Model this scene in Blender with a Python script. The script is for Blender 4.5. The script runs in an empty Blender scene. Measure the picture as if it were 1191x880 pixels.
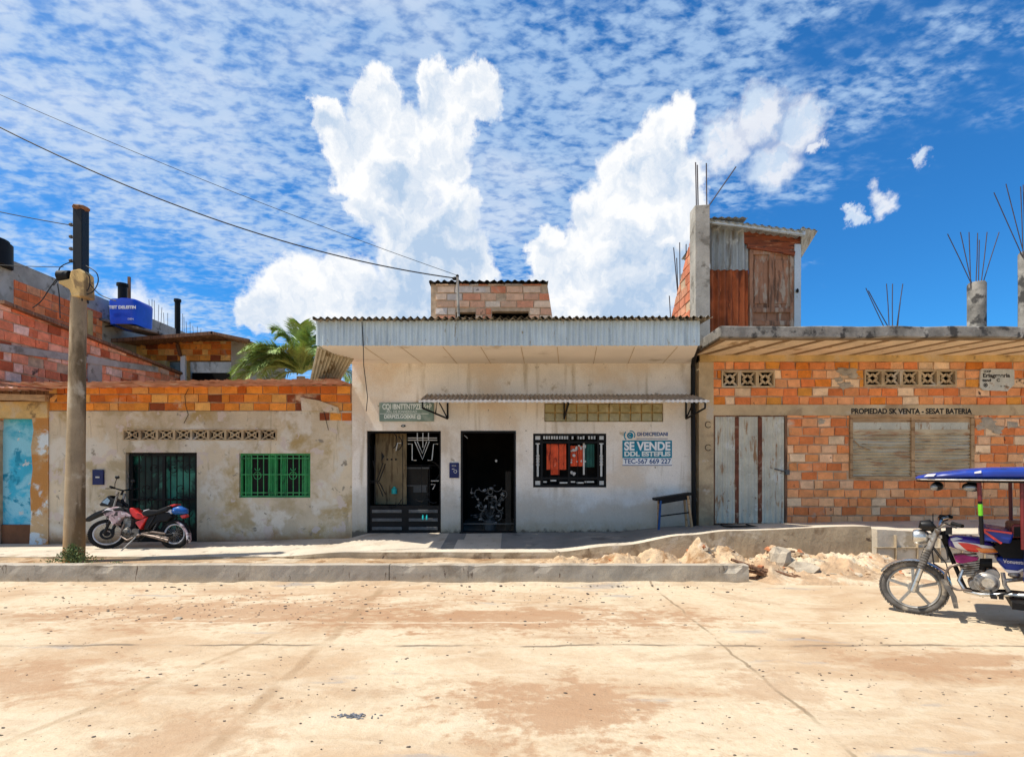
import bpy, bmesh, math, random
from mathutils import Vector, Matrix, noise as mnoise
R = random.Random(11)
V = Vector
S = 620.0; CX = 595.5; HY = 545.0; CH = 1.6; YW = 10.9
C = bpy.context.scene.collection
# real-world position of a surveyed point that lies at depth Y from the photographer
def P(px, py, Y): return V(((px-CX)/S*Y, Y, CH+(HY-py)/S*Y))
def fx(px, Y=YW): return (px-CX)/S*Y
def fz(py, Y=YW): return CH+(HY-py)/S*Y
def lerp(a, b, t): return a+(b-a)*t
def interp(tab, x):
    if x <= tab[0][0]: return tab[0][1]
    for (a, va), (b, vb) in zip(tab, tab[1:]):
        if x <= b:
            t = (x-a)/(b-a); t = t*t*(3-2*t)
            return va+(vb-va)*t
    return tab[-1][1]

# ------------------------------------------------------------------ nodes
class NT:
    def __init__(s, nt): s.nt = nt; s.k = 0
    def n(s, typ, ins=None, **props):
        nd = s.nt.nodes.new(typ); s.k += 1
        nd.location = ((s.k % 12)*180, -(s.k//12)*240)
        for k, v in props.items(): setattr(nd, k, v)
        for k, v in (ins or {}).items(): s.set(nd.inputs[k], v)
        return nd
    def set(s, sock, v):
        if isinstance(v, bpy.types.NodeSocket): s.nt.links.new(v, sock)
        elif isinstance(v, (tuple, list, Vector)) and sock.type == 'RGBA': sock.default_value = (v[0], v[1], v[2], 1)
        else: sock.default_value = v
    def m(s, op, a, b=0.0, c=0.0, clamp=False):
        nd = s.n('ShaderNodeMath', {0: a, 1: b, 2: c}, operation=op); nd.use_clamp = clamp
        return nd.outputs[0]
    def vm(s, op, a, b=(0, 0, 0)):
        nd = s.n('ShaderNodeVectorMath', {0: a, 1: b}, operation=op)
        return nd.outputs['Value'] if op in ('DISTANCE', 'LENGTH', 'DOT_PRODUCT') else nd.outputs[0]
    def mix(s, f, a, b, mode='MIX'):
        nd = s.n('ShaderNodeMix', None, data_type='RGBA', blend_type=mode)
        s.set(nd.inputs[0], f); s.set(nd.inputs[6], a); s.set(nd.inputs[7], b)
        return nd.outputs[2]
    def noise(s, vec, scale, detail=6, rough=.55, dist=0.0, color=False):
        nd = s.n('ShaderNodeTexNoise', {'Vector': vec, 'Scale': scale, 'Detail': detail, 'Roughness': rough, 'Distortion': dist})
        return nd.outputs['Color' if color else 'Fac']
    def mr(s, v, a, b, c=0.0, d=1.0, smooth=True):
        nd = s.n('ShaderNodeMapRange', {'Value': v, 'From Min': a, 'From Max': b, 'To Min': c, 'To Max': d})
        if smooth: nd.interpolation_type = 'SMOOTHSTEP'
        return nd.outputs[0]
    def scalev(s, vec, sc, loc=(0, 0, 0)):
        return s.n('ShaderNodeMapping', {'Vector': vec, 'Scale': sc, 'Location': loc}).outputs[0]
    def sep(s, vec): return s.n('ShaderNodeSeparateXYZ', {0: vec}).outputs

MATS = {}
def wmat(name, base, var=.18, scale=2.5, rough=.85, bump=.25, bscale=28, stains=(), zs=(), specks=None,
         attr=False, metal=0.0, obj=False, grain=.12, spec=.3, coat=0.0, emit=None, bdist=.01, trans=0.0):
    """weathered surface: mottled base colour, stain layers, dirt low on a wall, specks, bump"""
    mt = bpy.data.materials.new(name); mt.use_nodes = True
    nt = mt.node_tree; nt.nodes.clear(); k = NT(nt)
    if obj: pos = k.n('ShaderNodeTexCoord').outputs['Object']
    else: pos = k.n('ShaderNodeNewGeometry').outputs['Position']
    n1 = k.noise(pos, scale, 6, .6)
    lo = tuple(c*(1-var) for c in base); hi = tuple(min(1, c*(1+var)) for c in base)
    col = k.mix(k.mr(n1, .3, .7), lo, hi)
    if attr:
        a = k.n('ShaderNodeAttribute', attribute_name='Col').outputs['Color']
        col = k.mix(1.0, a, k.mix(k.mr(n1, .3, .7), (1-var,)*3, (1+var,)*3), 'MULTIPLY')
    for st in stains:
        c, sc, a, b = st[:4]; vec = pos
        if len(st) > 4: vec = k.scalev(pos, st[4], st[5] if len(st) > 5 else (0, 0, 0))
        f = k.mr(k.m('MULTIPLY_ADD', k.noise(vec, sc, 7, .62, .3), 1.25, -.125), a, b)
        col = k.mix(f, col, c)
    for (c, z0, z1, amp, sc, st) in zs:     # dirt splashed near a height band
        z = k.sep(pos)[2]
        zz = k.m('ADD', z, k.m('MULTIPLY', k.m('SUBTRACT', k.noise(pos, sc, 8, .65), .5), amp))
        f = k.m('MULTIPLY', k.mr(zz, z0, z1, 1, 0), st)
        col = k.mix(f, col, c)
    if specks:
        c, sc, th = specks
        vo = k.n('ShaderNodeTexVoronoi', {'Vector': pos, 'Scale': sc, 'Randomness': 1.0})
        sel = k.m('GREATER_THAN', k.sep(vo.outputs['Color'])[0], .72)
        f = k.m('MULTIPLY', k.mr(k.m('ADD', vo.outputs['Distance'], k.m('MULTIPLY', k.noise(pos, sc*4, 3), .15)), th, th+.05, 1, 0), sel)
        col = k.mix(f, col, c)
    if grain:
        g = k.noise(pos, 90, 3, .7)
        col = k.mix(1.0, col, k.mix(k.mr(g, .3, .7), (1-grain,)*3, (1+grain,)*3), 'MULTIPLY')
    bs = k.n('ShaderNodeBsdfPrincipled', {'Base Color': col, 'Metallic': metal, 'Specular IOR Level': spec, 'Coat Weight': coat})
    k.set(bs.inputs['Roughness'], k.m('ADD', rough-.06, k.m('MULTIPLY', n1, .12), clamp=True))
    if trans: bs.inputs['Transmission Weight'].default_value = trans
    if emit: bs.inputs['Emission Color'].default_value = (*emit, 1); bs.inputs['Emission Strength'].default_value = 1
    if bump:
        h = k.m('ADD', k.noise(pos, bscale, 5, .65), k.m('MULTIPLY', n1, 1.5))
        bp = k.n('ShaderNodeBump', {'Height': h, 'Strength': bump, 'Distance': bdist})
        k.set(bs.inputs['Normal'], bp.outputs[0])
    out = k.n('ShaderNodeOutputMaterial', {'Surface': bs.outputs[0]})
    MATS[name] = mt
    return mt
def c255(r, g, b):
    f = lambda c: (c/255/12.92) if c/255 <= .04045 else ((c/255+.055)/1.055)**2.4
    return (f(r), f(g), f(b))

# ------------------------------------------------------------------ mesh builder
class MB:
    def __init__(s):
        s.bm = bmesh.new(); s.cl = s.bm.loops.layers.float_color.new('Col'); s.col = (1, 1, 1); s.mi = 0
    def face(s, pts, col=None):
        vs = [p if isinstance(p, bmesh.types.BMVert) else s.bm.verts.new(p) for p in pts]
        try: f = s.bm.faces.new(vs)
        except ValueError: return None
        c = col or s.col
        for l in f.loops: l[s.cl] = (c[0], c[1], c[2], 1)
        f.material_index = s.mi
        return f
    def box(s, x0, x1, y0, y1, z0, z1, col=None, j=0.0, M=None):
        jj = lambda: R.uniform(-j, j) if j else 0
        p = [V((x+jj(), y+jj(), z+jj())) for x in (x0, x1) for y in (y0, y1) for z in (z0, z1)]
        if M: p = [M @ q for q in p]
        v = [s.bm.verts.new(q) for q in p]
        for a, b, c, d in ((0, 1, 3, 2), (4, 6, 7, 5), (0, 4, 5, 1), (2, 3, 7, 6), (0, 2, 6, 4), (1, 5, 7, 3)):
            s.face([v[a], v[b], v[c], v[d]], col)
    def bar(s, a, b, w, h, up=(0, 0, 1), col=None):
        a, b = V(a), V(b); d = (b-a); L = d.length; d.normalize(); up = V(up)
        if abs(d.dot(up)) > .98: up = V((0, 1, 0))
        sx = d.cross(up).normalized(); sz = sx.cross(d).normalized()
        M = Matrix((sx, d, sz)).transposed().to_4x4(); M.translation = a
        s.box(-w/2, w/2, 0, L, -h/2, h/2, col, M=M)
    def tube(s, pts, r, seg=8, caps=True, col=None):
        pts = [V(p) for p in pts]; n = len(pts); rings = []
        prev = None
        for i, p in enumerate(pts):
            d = (pts[min(i+1, n-1)]-pts[max(i-1, 0)]).normalized()
            if prev is None: a = V((0, 0, 1)) if abs(d.z) < .9 else V((0, 1, 0))
            else: a = prev
            sx = d.cross(a).normalized(); sz = sx.cross(d).normalized(); prev = sz
            rr = r[i] if isinstance(r, (list, tuple)) else r
            rings.append([s.bm.verts.new(p+(sx*math.cos(t)+sz*math.sin(t))*rr) for t in [2*math.pi*q/seg for q in range(seg)]])
        for A, B in zip(rings, rings[1:]):
            for q in range(seg): s.face([A[q], A[(q+1) % seg], B[(q+1) % seg], B[q]], col)
        if caps: s.face(rings[0][::-1], col); s.face(rings[-1], col)
    def prism(s, poly, ext, col=None):
        A = [s.bm.verts.new(V(p)) for p in poly]; B = [s.bm.verts.new(V(p)+V(ext)) for p in poly]; n = len(A)
        s.face(A[::-1], col); s.face(B, col)
        for i in range(n): s.face([A[i], A[(i+1) % n], B[(i+1) % n], B[i]], col)
    def ring(s, c, axis, Rr, r, seg=32, sseg=8, a0=0, a1=2*math.pi, col=None, flat=1.0):
        c = V(c); ax = V(axis).normalized(); u = ax.orthogonal().normalized()
        if abs(ax.y) > .9: u = V((1, 0, 0))
        w = ax.cross(u).normalized(); closed = abs(a1-a0-2*math.pi) < 1e-4
        rings = []; N = seg if closed else seg+1
        for i in range(N):
            t = a0+(a1-a0)*i/seg; d = u*math.cos(t)+w*math.sin(t)
            rings.append([s.bm.verts.new(c+d*(Rr+r*math.cos(q))+ax*(r*flat*math.sin(q))) for q in [2*math.pi*j/sseg for j in range(sseg)]])
        for i in range(seg):
            A = rings[i]; B = rings[(i+1) % N]
            for q in range(sseg): s.face([A[q], A[(q+1) % sseg], B[(q+1) % sseg], B[q]], col)
        if not closed: s.face(rings[0][::-1]); s.face(rings[-1])
    def cyl(s, a, b, r, seg=20, col=None): s.tube([a, b], r, seg, True, col)
    def ball(s, c, r, sub=2, jit=0.0, col=None):
        res = bmesh.ops.create_icosphere(s.bm, subdivisions=sub, radius=1.0)
        rr = V(r) if isinstance(r, (tuple, list, Vector)) else V((r, r, r)); c = V(c)
        o = V((R.uniform(-50, 50), R.uniform(-50, 50), R.uniform(-50, 50)))
        for v in res['verts']:
            k = 1+jit*(mnoise.noise(v.co*1.7+o)) if jit else 1
            v.co = V((v.co.x*rr.x, v.co.y*rr.y, v.co.z*rr.z))*k+c
        cc = col or s.col
        for f in {f for v in res['verts'] for f in v.link_faces}:
            f.material_index = s.mi
            for l in f.loops: l[s.cl] = (cc[0], cc[1], cc[2], 1)
    def loft(s, st, seg=18, e=2.4, axis='x'):
        """stations (x, zc, hy, hz); superellipse sections"""
        rings = []
        for (x, zc, hy, hz) in st:
            rg = []
            for i in range(seg):
                t = 2*math.pi*i/seg; ct, sn = math.cos(t), math.sin(t)
                rg.append(s.bm.verts.new((x, hy*math.copysign(abs(ct)**(2/e), ct), zc+hz*math.copysign(abs(sn)**(2/e), sn))))
            rings.append(rg)
        for A, B in zip(rings, rings[1:]):
            for q in range(seg): s.face([A[q], A[(q+1) % seg], B[(q+1) % seg], B[q]])
        s.face(rings[0][::-1]); s.face(rings[-1])
    def corr(s, O, U, L, waves, amp, per=8, nl=2, trap=False, rag=0.0, col=None):
        """corrugated sheet: ridges run along L, wave travels along U"""
        O, U, L = V(O), V(U), V(L); N = U.cross(L).normalized(); nu = int(waves*per)
        rows = []
        rg = [R.uniform(-rag, rag) for _ in range(nu+1)]
        for j in range(nl+1):
            row = []
            for i in range(nu+1):
                t = i/nu; w = math.sin(2*math.pi*waves*t)
                if trap: w = max(-1, min(1, w*2.5))
                p = O+U*t+L*(j/nl)+N*amp*w
                if j == 0: p += L.normalized()*rg[i]
                row.append(s.bm.verts.new(p))
            rows.append(row)
        for A, B in zip(rows, rows[1:]):
            for i in range(nu): s.face([A[i], A[i+1], B[i+1], B[i]], col)
    def wall(s, x0, x1, z0, z1, Y, holes=(), th=.25, col=None):
        """front face at Y, holes cut through with reveals"""
        xs = sorted({x0, x1, *[h[0] for h in holes], *[h[1] for h in holes]})
        zz = sorted({z0, z1, *[h[2] for h in holes], *[h[3] for h in holes]})
        xs = [x for x in xs if x0 <= x <= x1]; zz = [z for z in zz if z0 <= z <= z1]
        inh = lambda x, z: any(h[0] < x < h[1] and h[2] < z < h[3] for h in holes)
        vc = {}
        def vt(x, y, z):
            key = (round(x, 5), round(y, 5), round(z, 5))
            if key not in vc: vc[key] = s.bm.verts.new((x, y, z))
            return vc[key]
        solid = {}
        for i in range(len(xs)-1):
            for j in range(len(zz)-1): solid[i, j] = not inh((xs[i]+xs[i+1])/2, (zz[j]+zz[j+1])/2)
        Y2 = Y+th
        for (i, j), so in solid.items():
            if not so: continue
            a, b, c, d = xs[i], xs[i+1], zz[j], zz[j+1]
            s.face([vt(a, Y, c), vt(b, Y, c), vt(b, Y, d), vt(a, Y, d)], col)
            s.face([vt(a, Y2, c), vt(a, Y2, d), vt(b, Y2, d), vt(b, Y2, c)], col)
            if not solid.get((i-1, j)): s.face([vt(a, Y, c), vt(a, Y, d), vt(a, Y2, d), vt(a, Y2, c)], col)
            if not solid.get((i+1, j)): s.face([vt(b, Y, c), vt(b, Y2, c), vt(b, Y2, d), vt(b, Y, d)], col)
            if not solid.get((i, j-1)): s.face([vt(a, Y, c), vt(a, Y2, c), vt(b, Y2, c), vt(b, Y, c)], col)
            if not solid.get((i, j+1)): s.face([vt(a, Y, d), vt(b, Y, d), vt(b, Y2, d), vt(a, Y2, d)], col)
    def bricks(s, O, U, Vv, w, h, bl, bh, gap, depth, pal, holes=(), j=.003, proud=.004, damage=.02):
        """running bond: O corner, U/Vv unit vectors; holes (u0,u1,v0,v1)"""
        O, U, Vv = V(O), V(U), V(Vv); N = U.cross(Vv).normalized()   # N faces out
        row = 0; v = 0
        M = Matrix((U, Vv, N)).transposed().to_4x4(); M.translation = O
        while v < h-.02:
            v1 = min(v+bh, h); u = -(bl*.5 if row % 2 else 0)-R.uniform(0, .03)
            while u < w:
                L = bl*R.uniform(.86, 1.14)*(R.choice([.55, 1.0, 1.0, 1.0, 1.0, 1.0])); a, b = max(u, 0), min(u+L, w); u += L+gap
                segs = [(a, b)]
                for (h0, h1, g0, g1) in holes:
                    if min(v1, g1)-max(v, g0) > .35*(v1-v):
                        ns = []
                        for (p, q) in segs:
                            if h1 <= p or h0 >= q: ns.append((p, q))
                            else:
                                if h0-p > .03: ns.append((p, h0))
                                if q-h1 > .03: ns.append((h1, q))
                        segs = ns
                for (p, q) in segs:
                    if q-p < .03 or R.random() < damage: continue
                    c = R.choice(pal); kf = R.uniform(.85, 1.15); c = tuple(min(1, x*kf) for x in c)
                    pr = R.uniform(-proud, proud)
                    s.box(p, q, v+R.uniform(0, .008), v1-R.uniform(0, .006), -depth, pr, c, j, M)
            v += bh+gap; row += 1
    def clip(s, co, no):
        g = s.bm.verts[:]+s.bm.edges[:]+s.bm.faces[:]
        r = bmesh.ops.bisect_plane(s.bm, geom=g, plane_co=co, plane_no=no, clear_outer=True)
        ed = [e for e in s.bm.edges if e.is_boundary]
    def build(s, name, mats, parent=None, smooth=False, bevel=0.0, loc=None, norm=True, sub=0):
        if norm: bmesh.ops.recalc_face_normals(s.bm, faces=s.bm.faces[:])
        base = V(loc) if loc is not None else V((0, 0, 0))
        if parent is not None:
            q = parent
            while q is not None: base = base+q.location; q = q.parent
            if loc is not None: pass
        if base.length: bmesh.ops.translate(s.bm, verts=s.bm.verts[:], vec=-base)
        me = bpy.data.meshes.new(name); s.bm.to_mesh(me); s.bm.free()
        o = bpy.data.objects.new(name, me); C.objects.link(o)
        for m_ in (mats if isinstance(mats, (list, tuple)) else [mats]): me.materials.append(m_)
        if parent is not None: o.parent = parent
        if loc is not None: o.location = loc
        if smooth:
            me.polygons.foreach_set('use_smooth', [True]*len(me.polygons))
            me.set_sharp_from_angle(angle=math.radians(42))
        if bevel:
            b = o.modifiers.new('Bevel', 'BEVEL'); b.width = bevel; b.segments = 2; b.limit_method = 'ANGLE'; b.angle_limit = math.radians(40)
        if sub:
            b = o.modifiers.new('Sub', 'SUBSURF'); b.levels = sub; b.render_levels = sub
        return o
def tag(o, label=None, cat=None, group=None, kind=None):
    if label: o['label'] = label
    if cat: o['category'] = cat
    if group: o['group'] = group
    if kind: o['kind'] = kind
    return o
def thing(name, label, cat, loc=(0, 0, 0), group=None):
    o = bpy.data.objects.new(name, None); C.objects.link(o); o.location = loc; o.empty_display_size = .2
    return tag(o, label, cat, group)
def text(s, size, cx, cz, Y, mat, parent, name='lettering', width=None, ext=.0015, bold=.0, rot=None):
    cu = bpy.data.curves.new('t', 'FONT'); cu.body = s; cu.size = size; cu.extrude = ext; cu.align_x = 'CENTER'; cu.align_y = 'CENTER'; cu.offset = bold
    ob = bpy.data.objects.new('t', cu); C.objects.link(ob)
    dg = bpy.context.evaluated_depsgraph_get(); me = bpy.data.meshes.new_from_object(ob.evaluated_get(dg))
    bpy.data.objects.remove(ob); me.name = name
    xs = [v.co.x for v in me.vertices]; sc = width/(max(xs)-min(xs)) if width else 1
    for v in me.vertices: v.co = V((v.co.x*sc, v.co.z, v.co.y))
    me.flip_normals()
    o = bpy.data.objects.new(name, me); C.objects.link(o); me.materials.clear(); me.materials.append(mat)
    base = V((0, 0, 0)); q = parent
    while q is not None: base = base+q.location; q = q.parent
    o.location = V((cx, Y, cz))-base; o.parent = parent
    if rot: o.rotation_euler = rot
    return o

# ------------------------------------------------------------------ materials
DIRT = (.30, .20, .11)
m_white = wmat('white_plaster', (.80, .73, .63), .07, .9, .9, .35, 22,
    stains=[((.52, .44, .33), 1.4, .52, .80, (4.5, 1, .35)), ((.60, .50, .38), 1.1, .52, .75), ((.47, .38, .26), 2.3, .64, .78), ((.72, .60, .46), .7, .5, .7), ((.34, .28, .2), 5, .70, .76)],
    zs=[((.56, .60, .60), .9, 1.35, .5, 1.2, .75), ((.40, .32, .21), .75, 1.25, 1.6, 1.6, .55), ((.38, .31, .21), .30, .62, .6, 3.5, .8), ((.09, .07, .05), .30, .38, .32, 8, .85)],
    specks=((.10, .07, .05), 2.6, .07))
m_soffit = wmat('soffit_board', (.84, .77, .68), .05, 1.2, .85, .08, 15, stains=[((.55, .47, .37), 1.4, .6, .8)])
m_beige = wmat('beige_plaster', (.60, .50, .35), .16, 1.0, .92, .5, 20,
    stains=[((.36, .29, .19), 1.6, .56, .78, (4, 1, .4)), ((.66, .60, .49), 1.3, .5, .62), ((.44, .35, .21), 1.7, .54, .70), ((.42, .30, .13), .9, .56, .74, (1, 1, 1.2), (3, 0, 7)), ((.28, .24, .18), 4.5, .64, .72), ((.60, .50, .42), 2.6, .6, .66, (1, 1, 1), (9, 4, 1))],
    zs=[((.36, .18, .06), .1, .42, .5, 3, .8), ((.16, .12, .08), .08, .2, .2, 8, .7)], specks=((.12, .09, .06), 2.2, .05))
m_bplast = wmat('brown_plaster', (.52, .39, .23), .2, 1.6, .92, .5, 20,
    stains=[((.34, .24, .14), 1.9, .5, .7), ((.55, .47, .36), 2.6, .58, .72)], zs=[((.22, .17, .11), .5, .9, .5, 3, .6)])
m_yplast = wmat('ochre_plaster', (.60, .40, .16), .2, 2.2, .92, .5, 20, stains=[((.26, .17, .08), 2.6, .55, .68), ((.6, .46, .28), 1.6, .55, .7)])
m_mortar = wmat('mortar', (.50, .35, .22), .25, 6, .95, .6, 40)
m_brick = wmat('fired_brick', (.5, .2, .1), .14, 7, .9, .45, 34, attr=True,
    stains=[((.64, .47, .33), 1.5, .64, .80), ((.10, .06, .04), 3.5, .68, .76)], grain=.18)
m_brick_old = wmat('old_brick', (.5, .2, .1), .2, 6, .92, .5, 34, attr=True,
    stains=[((.42, .36, .30), 1.1, .64, .80), ((.12, .07, .05), 3.0, .66, .78)], grain=.2)
PAL = [(.76, .25, .085), (.78, .30, .11), (.74, .21, .06), (.80, .36, .155), (.80, .42, .20), (.80, .55, .33), (.76, .27, .095), (.78, .31, .115), (.79, .31, .105), (.75, .25, .075), (.66, .19, .055), (.80, .47, .26)]
PALO = [(.68, .21, .03), (.74, .30, .05), (.74, .28, .05), (.60, .15, .02), (.78, .42, .12), (.58, .16, .03), (.24, .06, .02), (.76, .38, .12), (.72, .26, .04)]
PALR = [(.80, .25, .12), (.82, .32, .18), (.78, .21, .09), (.82, .36, .22), (.84, .48, .34), (.80, .27, .14), (.42, .10, .04), (.80, .54, .42)]
m_conc = wmat('concrete', (.36, .33, .28), .2, 2.4, .9, .45, 25, stains=[((.18, .16, .13), 3, .55, .7), ((.46, .43, .38), 1.6, .55, .7)])
m_dconc = wmat('weathered_concrete', (.24, .22, .19), .35, 3.5, .92, .6, 20, stains=[((.06, .055, .05), 4, .5, .64), ((.40, .37, .32), 2.6, .6, .7)])
m_walk = wmat('sidewalk_concrete', (.56, .48, .37), .14, 1.4, .9, .4, 20, stains=[((.40, .32, .22), 1.2, .55, .75), ((.28, .24, .18), 4, .64, .74)])
m_kerb = wmat('kerb_concrete', (.40, .345, .27), .14, 2.2, .9, .45, 22, stains=[((.24, .19, .135), 1.4, .52, .70), ((.50, .42, .31), 2.0, .54, .7), ((.12, .09, .06), 5, .68, .76), ((.15, .11, .08), 9, .66, .70, (1, 1, .3))], zs=[((.52, .40, .26), -.02, .13, .22, 4, .9)])
m_face = wmat('retaining_concrete', (.40, .31, .20), .2, 2.0, .92, .6, 16, stains=[((.24, .17, .10), 2.2, .52, .66), ((.52, .44, .33), 1.5, .55, .7), ((.10, .07, .05), 7, .68, .74)])
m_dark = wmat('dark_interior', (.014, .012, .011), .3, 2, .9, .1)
m_black = wmat('black_metal', (.007, .0065, .0065), .3, 8, .6, .1, spec=.2)
m_blackp = wmat('black_plastic', (.007, .007, .008), .25, 12, .45, .05, obj=True, spec=.3, stains=[((.07, .055, .04), 6, .66, .85)])
m_rubber = wmat('dusty_rubber', (.10, .09, .08), .3, 9, .85, .3, 60, obj=True, stains=[((.30, .25, .19), 7, .48, .68)])
m_rubber2 = wmat('black_rubber', (.010, .0095, .009), .3, 9, .8, .3, 60, obj=True, stains=[((.12, .09, .07), 8, .62, .75)])
m_galv = wmat('galvanised_sheet', (.50, .54, .54), .12, 1.5, .48, .1, 10, metal=.25, stains=[((.34, .36, .35), 2.2, .55, .75, (3, 1, .5)), ((.26, .2, .13), 5, .66, .76)])
m_galv2 = wmat('shed_tin', (.36, .38, .37), .15, 2, .5, .15, 12, metal=.3, stains=[((.22, .2, .17), 3, .5, .7, (3, 1, .5)), ((.52, .52, .48), 3, .56, .7)])
m_fascia = wmat('pale_fascia_sheet', (.50, .58, .60), .10, 1.2, .55, .1, 10, metal=.1,
    stains=[((.38, .45, .47), 2.2, .5, .72, (5, 1, .3)), ((.30, .26, .18), 6, .66, .76, (3, 1, .6))], zs=[((.50, .54, .50), 3.0, 3.2, .1, 4, .2)])
m_roofedge = wmat('mossy_roof_sheet', (.30, .26, .20), .4, 5, .8, .4, 20, stains=[((.07, .06, .04), 7, .5, .62), ((.45, .42, .36), 3, .6, .7)])
m_whitesheet = wmat('white_awning_sheet', (.70, .68, .64), .1, 4, .6, .1, 10, stains=[((.42, .34, .24), 4, .6, .75)])
m_awtop = wmat('dusty_awning_top', (.40, .35, .29), .2, 4, .8, .2, 20, stains=[((.25, .2, .15), 4, .5, .7)])
m_rust = wmat('rusty_sheet', (.42, .11, .035), .35, 2.5, .7, .3, 25, stains=[((.16, .045, .02), 2.8, .5, .68, (4, 1, .5)), ((.66, .26, .11), 3.5, .64, .74, (4, 1, .6))])
m_drust = wmat('dark_rust', (.15, .05, .025), .35, 5, .8, .3, 25, stains=[((.30, .20, .13), 6, .56, .7)])
m_pinkroof = wmat('pink_rust_roof', (.58, .30, .22), .25, 3, .75, .3, 20, stains=[((.30, .12, .07), 3.5, .52, .68), ((.66, .52, .45), 3, .56, .7)])
m_gate = wmat('grey_gate_sheet', (.50, .475, .38), .15, 2.5, .6, .15, 15, metal=.1, stains=[((.58, .57, .50), 3, .6, .7), ((.30, .17, .08), 4, .58, .72, (2, 1, .5)), ((.13, .08, .05), 7, .66, .74)])
m_shut = wmat('shutter_sheet', (.48, .39, .25), .2, 2.5, .7, .2, 15, stains=[((.38, .22, .12), 2.2, .52, .68, (.7, 1, 4)), ((.50, .46, .36), 1.6, .5, .62, (.4, 1, 5)), ((.12, .08, .05), 5, .64, .74, (.5, 1, 5))])
m_wood = wmat('old_brown_wood', (.19, .095, .05), .3, 1.6, .75, .35, 20, stains=[((.08, .04, .022), 4, .5, .65, (6, 6, .5)), ((.32, .18, .10), 3, .56, .7, (6, 6, .4))])
m_greywood = wmat('weathered_door_wood', (.30, .15, .085), .3, 1.6, .8, .35, 20, stains=[((.12, .065, .04), 3, .5, .66, (5, 5, .6)), ((.36, .28, .21), 2.2, .52, .66, (3, 3, 1)), ((.33, .12, .05), 1.6, .56, .7)])
m_rwood = wmat('red_brown_wood', (.23, .06, .022), .3, 1.6, .75, .35, 20, stains=[((.07, .025, .015), 4, .5, .66, (.5, 6, 6)), ((.45, .2, .1), 4, .6, .72, (.6, 6, 6))])
m_twood = wmat('tan_timber', (.42, .27, .14), .25, 2, .8, .35, 20, stains=[((.2, .11, .05), 4, .55, .68, (.5, 5, 5))])
m_slabstripe = wmat('formwork_cream', (.80, .64, .44), .12, 2.5, .9, .3, 18, stains=[((.48, .33, .18), 3, .6, .7)])
m_slabgap = wmat('formwork_gap', (.26, .165, .085), .2, 3, .9, .3, 18)
m_green = wmat('green_paint', (.025, .27, .07), .2, 4, .45, .1, 20, stains=[((.01, .10, .03), 5, .58, .7)], spec=.5)
m_dgreen = wmat('dark_green_glass', (.004, .022, .016), .4, 2, .4, .05, stains=[((.05, .26, .17), 1.8, .46, .66)], spec=.3)
m_blue = wmat('turquoise_paint', (.05, .42, .60), .12, 1.5, .85, .35, 18, stains=[((.26, .60, .72), 1.3, .5, .62), ((.02, .26, .40), 2.4, .6, .7), ((.55, .6, .6), 4, .66, .72)])
m_redbrown = wmat('brown_plinth_paint', (.20, .085, .04), .25, 2, .9, .4)
m_peel = wmat('peeling_plaster', (.50, .34, .18), .2, 2, .9, .6, 16, stains=[((.62, .68, .68), 1.8, .5, .56), ((.12, .07, .04), 3, .62, .68), ((.48, .22, .06), 1.4, .54, .64, (1, 1, 1), (5, 5, 5))])
m_pole = wmat('pole_concrete', (.34, .25, .15), .2, 2, .85, .3, 25, stains=[((.14, .095, .05), 1.5, .44, .66, (2, 2, .5)), ((.50, .41, .29), 2, .56, .70)], zs=[((.42, .23, .08), .1, 1.0, .9, 2, .6)])
m_tank = wmat('blue_tank_plastic', (.012, .07, .55), .12, 3, .35, .05, obj=True, spec=.5)
m_whitep = wmat('white_paint', (.80, .80, .78), .05, 5, .5, .05)
m_blackpaint = wmat('black_paint', (.02, .018, .016), .3, 9, .8, .0)
m_teal = wmat('teal_paint', (.012, .20, .29), .15, 6, .7, .05, stains=[((.06, .30, .38), 6, .6, .7)])
m_navy = wmat('navy_paint', (.02, .07, .20), .2, 8, .7, 0)
m_plaque = wmat('green_plaque', (.17, .24, .20), .12, 4, .6, .1, stains=[((.26, .32, .27), 4, .55, .7)])
m_blueplq = wmat('blue_plaque', (.010, .016, .085), .2, 8, .5, .1, spec=.3)
m_palegrey = wmat('pale_letter', (.70, .74, .68), .1, 8, .7, 0)
m_glassb = wmat('glass_block', (.36, .31, .15), .2, 3.5, .28, .3, 12, spec=.5, stains=[((.50, .44, .26), 4, .5, .7)])
m_cyan = wmat('teal_plastic', (.02, .42, .40), .1, 8, .4, 0)
m_red = wmat('red_cloth', (.72, .10, .035), .25, 5, .8, .2, stains=[((.30, .03, .015), 3, .56, .66, (4, 1, 1)), ((.85, .35, .22), 6, .66, .74)])
m_greencloth = wmat('green_cloth', (.02, .10, .08), .25, 5, .8, .2)
m_pale = wmat('pale_metal', (.55, .53, .48), .15, 8, .5, .1)
m_ornament = wmat('aluminium_trim', (.50, .49, .45), .15, 8, .45, .1, metal=.3)
m_iron = wmat('wrought_iron', (.09, .085, .075), .3, 8, .5, .1, spec=.4)
m_slat = wmat('grey_slat', (.10, .10, .097), .25, 6, .6, .1)
m_tancurtain = wmat('tan_interior_panel', (.26, .19, .10), .25, 2, .85, .2, stains=[((.12, .08, .04), 3, .52, .66, (5, 1, .6))])
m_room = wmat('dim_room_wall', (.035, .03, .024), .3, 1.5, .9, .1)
m_leaf = wmat('palm_leaf', (.30, .41, .10), .35, 3, .5, .1, attr=False, spec=.4, grain=.25)
m_weed = wmat('weed_leaf', (.13, .17, .055), .35, 14, .6, .1, attr=False, spec=.3, grain=.2)
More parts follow.
